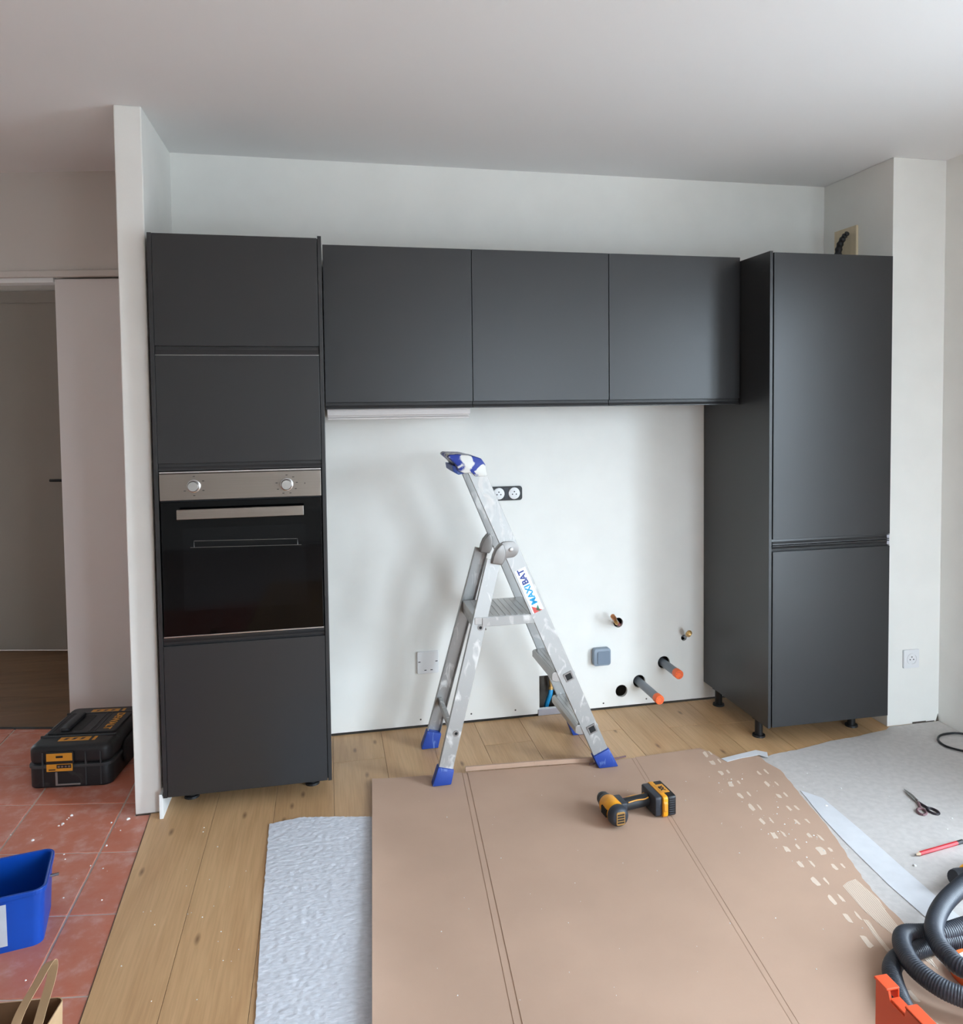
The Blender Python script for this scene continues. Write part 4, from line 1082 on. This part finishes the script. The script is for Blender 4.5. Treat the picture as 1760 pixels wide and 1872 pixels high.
def on_front(x0, x1, z0, z1, off):
    yb = lambda z: -hy * (0.95 + 0.05 * z / hh) - off
    return MB().add([(x0, yb(z0), z0), (x1, yb(z0), z0), (x1 , yb(z1), z1), (x0, yb(z1), z1), (x0, yb(z0) + 0.0006, z0), (x1, yb(z0) + 0.0006, z0), (x1, yb(z1) + 0.0006, z1), (x0, yb(z1) + 0.0006, z1)], [(0, 1, 2, 3), (7, 6, 5, 4), (0, 4, 5, 1), (1, 5, 6, 2), (2, 6, 7, 3), (3, 7, 4, 0)])
lb = on_front(-0.13, 0.078, 0.018, 0.136, 0.0008).build('label', 'label', bk)
on_front(0.02, 0.052, 0.074, 0.092, 0.0013).build('label_patch', 'white', lb)
MB().add([(0.026, -hy * 0.978 - 0.002, 0.084), (0.042, -hy * 0.978 - 0.002, 0.084), (0.034, -hy * 0.978 - 0.002, 0.092)], [(0, 1, 2)]).build('label_mark', 'txt_black', lb)
MB().tube([(hx, 0.015, 0.125), (hx + 0.022, 0.015, 0.125)], 0.004, 10).build('handle_pin', 'steelblade', bk, smooth=True)

# ================================================================== PAPER BAG
pb = thing('paper_bag', 'open brown kraft paper bag with a flat paper handle', 'bag', (-0.69, -1.90, -0.0025), R(-6))
bx, by, bh = 0.125, 0.125, 0.252
outer = rrect(-bx, bx, -by, by, 0.012, 3)
m = MB(); n = len(outer)
vs = [(p[0] * 0.94, p[1] * 0.94, 0) for p in outer] + [(p[0], p[1], bh + 0.006 * math.sin(17 * p[0] + 11 * p[1])) for p in outer]
inn = [(p[0] * 0.985, p[1] * 0.985) for p in outer]
vs += [(q[0], q[1], v[2]) for q, v in zip(inn, vs[n:])] + [(q[0] * 0.94, q[1] * 0.94, 0.002) for q in inn]
fs = [tuple(range(n))[::-1]]
for i in range(n):
    j = (i + 1) % n
    fs += [(i, j, n + j, n + i), (n + i, n + j, 2 * n + j, 2 * n + i)]
m.add(vs, fs).build('paper_shell', 'kraft', pb)
m = MB().add(vs[2 * n:], [(i, n + i, n + (i + 1) % n, (i + 1) % n) for i in range(n)] + [tuple(range(n, 2 * n))]); m.build('shaded_inside', 'kraft_in', pb)
def ribbon(path, wdir, w, t):
    m = MB(); path = [Vector(p) for p in path]; vs = []; fs = []
    N = len(path)
    for i, p in enumerate(path):
        d_ = (path[min(i + 1, N - 1)] - path[max(i - 1, 0)]).normalized()
        wd_ = Vector(wdir(i / (N - 1))); wd_ = (wd_ - d_ * wd_.dot(d_)).normalized(); td = d_.cross(wd_)
        for a, b in ((-1, -1), (1, -1), (1, 1), (-1, 1)): vs.append(p + wd_ * a * w / 2 + td * b * t / 2)
    for i in range(N - 1):
        for k in range(4):
            fs.append((i * 4 + k, i * 4 + (k + 1) % 4, i * 4 + 4 + (k + 1) % 4, i * 4 + 4 + k))
    fs += [(3, 2, 1, 0), tuple(4 * (N - 1) + k for k in range(4))]
    return m.add(vs, fs)
ribbon(catmull([(0.098, -0.075, 0.20), (0.096, -0.06, 0.26), (0.098, -0.01, 0.315), (0.104, 0.055, 0.335), (0.108, 0.098, 0.345), (0.112, 0.108, 0.335), (0.116, 0.085, 0.315), (0.117, 0.04, 0.285), (0.117, 0.01, 0.255), (0.115, -0.01, 0.20)], 6), lambda t: (1, 0, 0.35), 0.021, 0.0008).build('paper_handle', 'kraft', pb, smooth=True, angle=50)

# ================================================================== SMALL THINGS ON THE RIGHT
# scissors
sz = 0.0065
si = thing('scissors', 'small scissors with dark handles lying on the pale underlay', 'scissors')
tip = Vector((2.108, -1.015, sz)); piv = Vector((2.088, -1.115, sz))
dirv = (piv - tip).normalized()
for s, mat, hc in ((-1, 'handle_m', Vector((2.053, -1.172, sz))), (1, 'handle_d', Vector((2.095, -1.178, sz)))):
    sd_ = Vector((-dirv.y, dirv.x, 0)) * (0.004 * s)
    b_ = MB().add([tip, tip + dirv * 0.05 + sd_ * 2.0 + Vector((0, 0, 0.001)), piv + sd_ * 1.6, piv - sd_ * 1.2, tip + Vector((0, 0, 0.002)), tip + dirv * 0.05 + sd_ * 2.0 + Vector((0, 0, 0.003)), piv + sd_ * 1.6 + Vector((0, 0, 0.0022)), piv - sd_ * 1.2 + Vector((0, 0, 0.0022))], [(3, 2, 1, 0), (4, 5, 6, 7), (0, 1, 5, 4), (1, 2, 6, 5), (2, 3, 7, 6), (3, 0, 4, 7)]).build('blade', 'steelblade', si)
    ax = (hc - piv).normalized(); sx_ = Vector((-ax.y, ax.x, 0))
    loop = [hc + ax * (0.022 * math.cos(2 * math.pi * k / 20)) + sx_ * (0.0145 * math.sin(2 * math.pi * k / 20)) for k in range(21)]
    h_ = MB().tube(loop, 0.0042, 8, caps=False); h_.tube([piv - dirv * 0.02, piv, hc - ax * 0.022], [0.003, 0.0055, 0.0045], 8)
    h_.build('handle', mat, si, smooth=True)
MB().tube([piv + Vector((0, 0, -0.001)), piv + Vector((0, 0, 0.006))], 0.003, 10).build('pivot_screw', 'chrome', si)
# pencil
p0, p1 = Vector((1.829, -1.404, 0.0105)), Vector((2.040, -1.372, 0.0105))
pd = (p1 - p0).normalized()
pc = thing('pencil', 'red carpenter pencil with black end on the underlay', 'pencil')
MB().tube([p0 + pd * 0.022, p1 - pd * 0.026], 0.0066, 6).build('shaft', 'red', pc)
MB().tube([p1 - pd * 0.026, p1], 0.0067, 6).build('dipped_end', 'black', pc)
tipp = MB().tube([p0 + pd * 0.022, p0 + pd * 0.006], [0.0063, 0.0022], 6).build('bare_tip', 'pwood', pc)
MB().tube([p0 + pd * 0.006, p0], [0.0022, 0.0006], 6).build('lead', 'dgrey', tipp)
# black cable loop
cc = Vector((2.655, -0.735, 0.008))
lp = [cc + Vector((0.098 * math.cos(R(a)) * 1.0 - 0.02, 0.098 * math.sin(R(a)), 0.004 * math.sin(R(2 * a)))) for a in range(-60, 315, 8)]
lp = [Vector((min(p.x, 2.70), p.y, max(p.z, 0.0085))) for p in lp]
o = MB().tube(lp, 0.0046, 10).build('cable', 'black', smooth=True)
tag(o, 'black cable loop on the underlay beside the right wall', 'cable')
# vacuum hose: one long coil
path = [(2.02, -1.60, 0.10), (1.90, -1.625, 0.098), (1.781, -1.672, 0.095), (1.644, -1.736, 0.09), (1.554, -1.802, 0.085), (1.514, -1.86, 0.082), (1.506, -1.91, 0.08), (1.512, -1.955, 0.08), (1.60, -2.06, 0.08), (1.75, -2.10, 0.078), (1.92, -2.03, 0.075), (1.98, -1.93, 0.072), (1.93, -1.84, 0.07), (1.80, -1.80, 0.066), (1.68, -1.792, 0.06), (1.599, -1.792, 0.052), (1.533, -1.782, 0.052), (1.482, -1.783, 0.058), (1.447, -1.812, 0.062), (1.422, -1.859, 0.064), (1.411, -1.904, 0.064), (1.42, -1.955, 0.062), (1.448, -2.0, 0.06), (1.54, -2.08, 0.056), (1.72, -2.16, 0.05), (1.92, -2.12, 0.045), (2.06, -2.0, 0.04), (2.02, -1.88, 0.036), (1.88, -1.835, 0.034), (1.76, -1.815, 0.034), (1.643, -1.806, 0.034), (1.59, -1.80, 0.034), (1.516, -1.807, 0.034), (1.429, -1.827, 0.034), (1.383, -1.856, 0.034), (1.354, -1.90, 0.034), (1.337, -1.936, 0.034), (1.322, -1.97, 0.034), (1.30, -2.05, 0.034)]
dense = catmull(path, 16)
acc = [0.0]
for a, b in zip(dense[:-1], dense[1:]): acc.append(acc[-1] + (b - a).length)
tot = acc[-1]; step = 0.00155; out = []; k = 0; sdist = 0.0
while sdist < tot:
    while acc[k + 1] < sdist: k += 1
    f_ = (sdist - acc[k]) / max(1e-9, acc[k + 1] - acc[k]); out.append(dense[k].lerp(dense[k + 1], f_)); sdist += step
rads = [0.0228 + 0.0008 * math.cos(2 * math.pi * i / 4) for i in range(len(out))]
hs_ = thing('vacuum_hose', 'coiled grey-black ribbed vacuum hose at the right edge of the cardboard', 'hose')
MB().tube(out, rads, 18).build('ribbed_tube', 'hose', hs_, smooth=True, angle=75)
# orange round lid lying inside the coil
ol = thing('round_lid', 'orange round lid with a grey centre inside the hose coil', 'lid', (1.606, -1.905, 0.009))
MB().tube([(0, 0, 0.0), (0, 0, 0.020), (0, 0, 0.027), (0, 0, 0.0275)], [0.072, 0.072, 0.068, 0.058], 40).build('rim', 'orange', ol, smooth=True, angle=30)
MB().tube([(0, 0, 0.0272), (0, 0, 0.0285)], 0.056, 36).build('centre', 'label', ol)
# yellow and black power tool at the right edge
pt = thing('power_tool', 'yellow and black power tool at the right edge behind the hose', 'tool', (1.955, -1.57, 0.0035), R(20))
MB().prism(rrect(-0.13, 0.10, -0.045, 0.045, 0.02), 0.0, 0.055, 'z').build('body', 'dgrey', pt, bevel=0.008, seg=3, smooth=True)
MB().prism(rrect(-0.115, 0.06, -0.038, 0.038, 0.016), 0.055, 0.068, 'z').build('cover', 'yellow', pt, bevel=0.004, smooth=True)
MB().tube([(-0.115, 0.012, 0.045), (-0.15, 0.02, 0.055), (-0.165, 0.024, 0.06)], [0.03, 0.026, 0.02], 16).build('nose', 'dgrey', pt, smooth=True)
MB().tube([(-0.105, 0.008, 0.043), (-0.118, 0.012, 0.046)], 0.0315, 16).build('collar', 'yellow', pt, smooth=True)
pt2 = thing('clamp', 'yellow and black quick clamp lying between the hose and the underlay', 'clamp', (1.79, -1.735, 0.0035), R(8))
MB().box(-0.105, 0.16, -0.02, 0.02, 0.0, 0.018).build('bar', 'black', pt2, bevel=0.003)
MB().prism([(-0.10, -0.02), (-0.04, -0.02), (-0.028, -0.004), (0.0, -0.008), (0.04, -0.022), (0.10, -0.02), (0.10, 0.02), (-0.10, 0.02)], 0.018, 0.034, 'z').build('jaw', 'yellow', pt2, bevel=0.003)
# orange open-fronted storage bin near the camera
ob = thing('storage_bin', 'orange plastic storage bin with a stepped rim in the lower right corner', 'bin', (0, 0, zc1 + 0.0006))
zt2 = 0.2912
prof = [(-2.180, 0.0), (-2.180, zt2), (-2.215, zt2), (-2.222, zt2 - 0.022), (-2.262, zt2 - 0.022), (-2.266, zt2), (-2.47, zt2), (-2.47, 0.0)]
sw_ = MB().prism(prof, 1.082, 1.087, 'x').build('side_wall', 'crate', ob)
rm = MB().box(1.078, 1.108, -2.217, -2.178, zt2 - 0.004, zt2 + 0.001).box(1.085, 1.108, -2.262, -2.217, zt2 - 0.022, zt2 - 0.018).box(1.082, 1.110, -2.47, -2.262, zt2 - 0.004, zt2 + 0.001)
rm.box(1.1045, 1.108, -2.217, -2.178, zt2 - 0.03, zt2 - 0.004).box(1.1045, 1.108, -2.262, -2.217, zt2 - 0.045, zt2 - 0.018).box(1.1065, 1.110, -2.47, -2.262, zt2 - 0.03, zt2 - 0.004)
rm.build('rim', 'crate', ob, bevel=0.002)
MB().box(1.087, 1.42, -2.47, -2.184, 0.0, 0.005).build('base', 'crate', ob)
MB().box(1.087, 1.42, -2.188, -2.184, 0.005, 0.06).build('front_lip', 'crate', ob)
MB().box(1.087, 1.42, -2.47, -2.466, 0.005, zt2).build('back_wall', 'crate', ob)
MB().prism(prof, 1.42, 1.425, 'x').build('side_wall', 'crate', ob)

# ================================================================== CRUMBS
rs = random.Random(11)
m = MB()
def crumb(x, y, z, r):
    n = 6; a0 = rs.random() * 6
    base = [(x + r * rs.uniform(0.6, 1.2) * math.cos(a0 + k * math.pi / 3), y + r * rs.uniform(0.6, 1.2) * math.sin(a0 + k * math.pi / 3), z) for k in range(n)]
    top = [(x + (p[0] - x) * 0.6, y + (p[1] - y) * 0.6, z + r * 0.6) for p in base]
    m.add(base + top, [tuple(range(n))[::-1], tuple(range(n, 2 * n))] + [(k, (k + 1) % n, n + (k + 1) % n, n + k) for k in range(n)])
for _ in range(70): crumb(rs.uniform(0.12, 1.45), rs.uniform(-2.2, -0.58), zc1 + 0.0002, rs.choice([0.0012, 0.0016, 0.0022]))
for _ in range(50): crumb(rs.uniform(1.42, 1.66), rs.uniform(-1.4, -0.75), zc1 + 0.0002, rs.choice([0.0012, 0.0018, 0.003]))
for _ in range(45): crumb(rs.uniform(-1.2, -0.68), rs.uniform(-1.5, -0.56), -0.0023, rs.choice([0.0014, 0.002, 0.003]))
for _ in range(35): crumb(rs.uniform(-0.56, -0.25), rs.uniform(-1.8, -0.6), 0.0002, rs.choice([0.0012, 0.0018, 0.0024]))
for _ in range(30): crumb(rs.uniform(1.75, 2.4), rs.uniform(-1.7, -0.75), 0.0034, rs.choice([0.0014, 0.002, 0.003]))
for x, y, r_ in ((1.753, -1.053, 0.006), (1.886, -0.952, 0.0045), (1.795, -1.445, 0.007), (2.126, -1.231, 0.004)): crumb(x, y, 0.0034, r_)
for x, y, r_ in ((-0.939, -0.528, 0.006), (-0.934, -0.50, 0.003), (-0.926, -0.473, 0.007), (-0.949, -0.54, 0.004), (-0.94, -0.537, 0.003), (-0.931, -0.49, 0.003), (-0.718, -0.548, 0.008), (-0.748, -0.717, 0.005), (-0.772, -0.56, 0.004), (-1.006, -0.621, 0.006)): crumb(x, y, -0.0023, r_)
o = m.build('plaster_crumbs', 'crumb')
tag(o, 'scattered white plaster crumbs and dust specks over the floor', 'debris', kind='stuff')
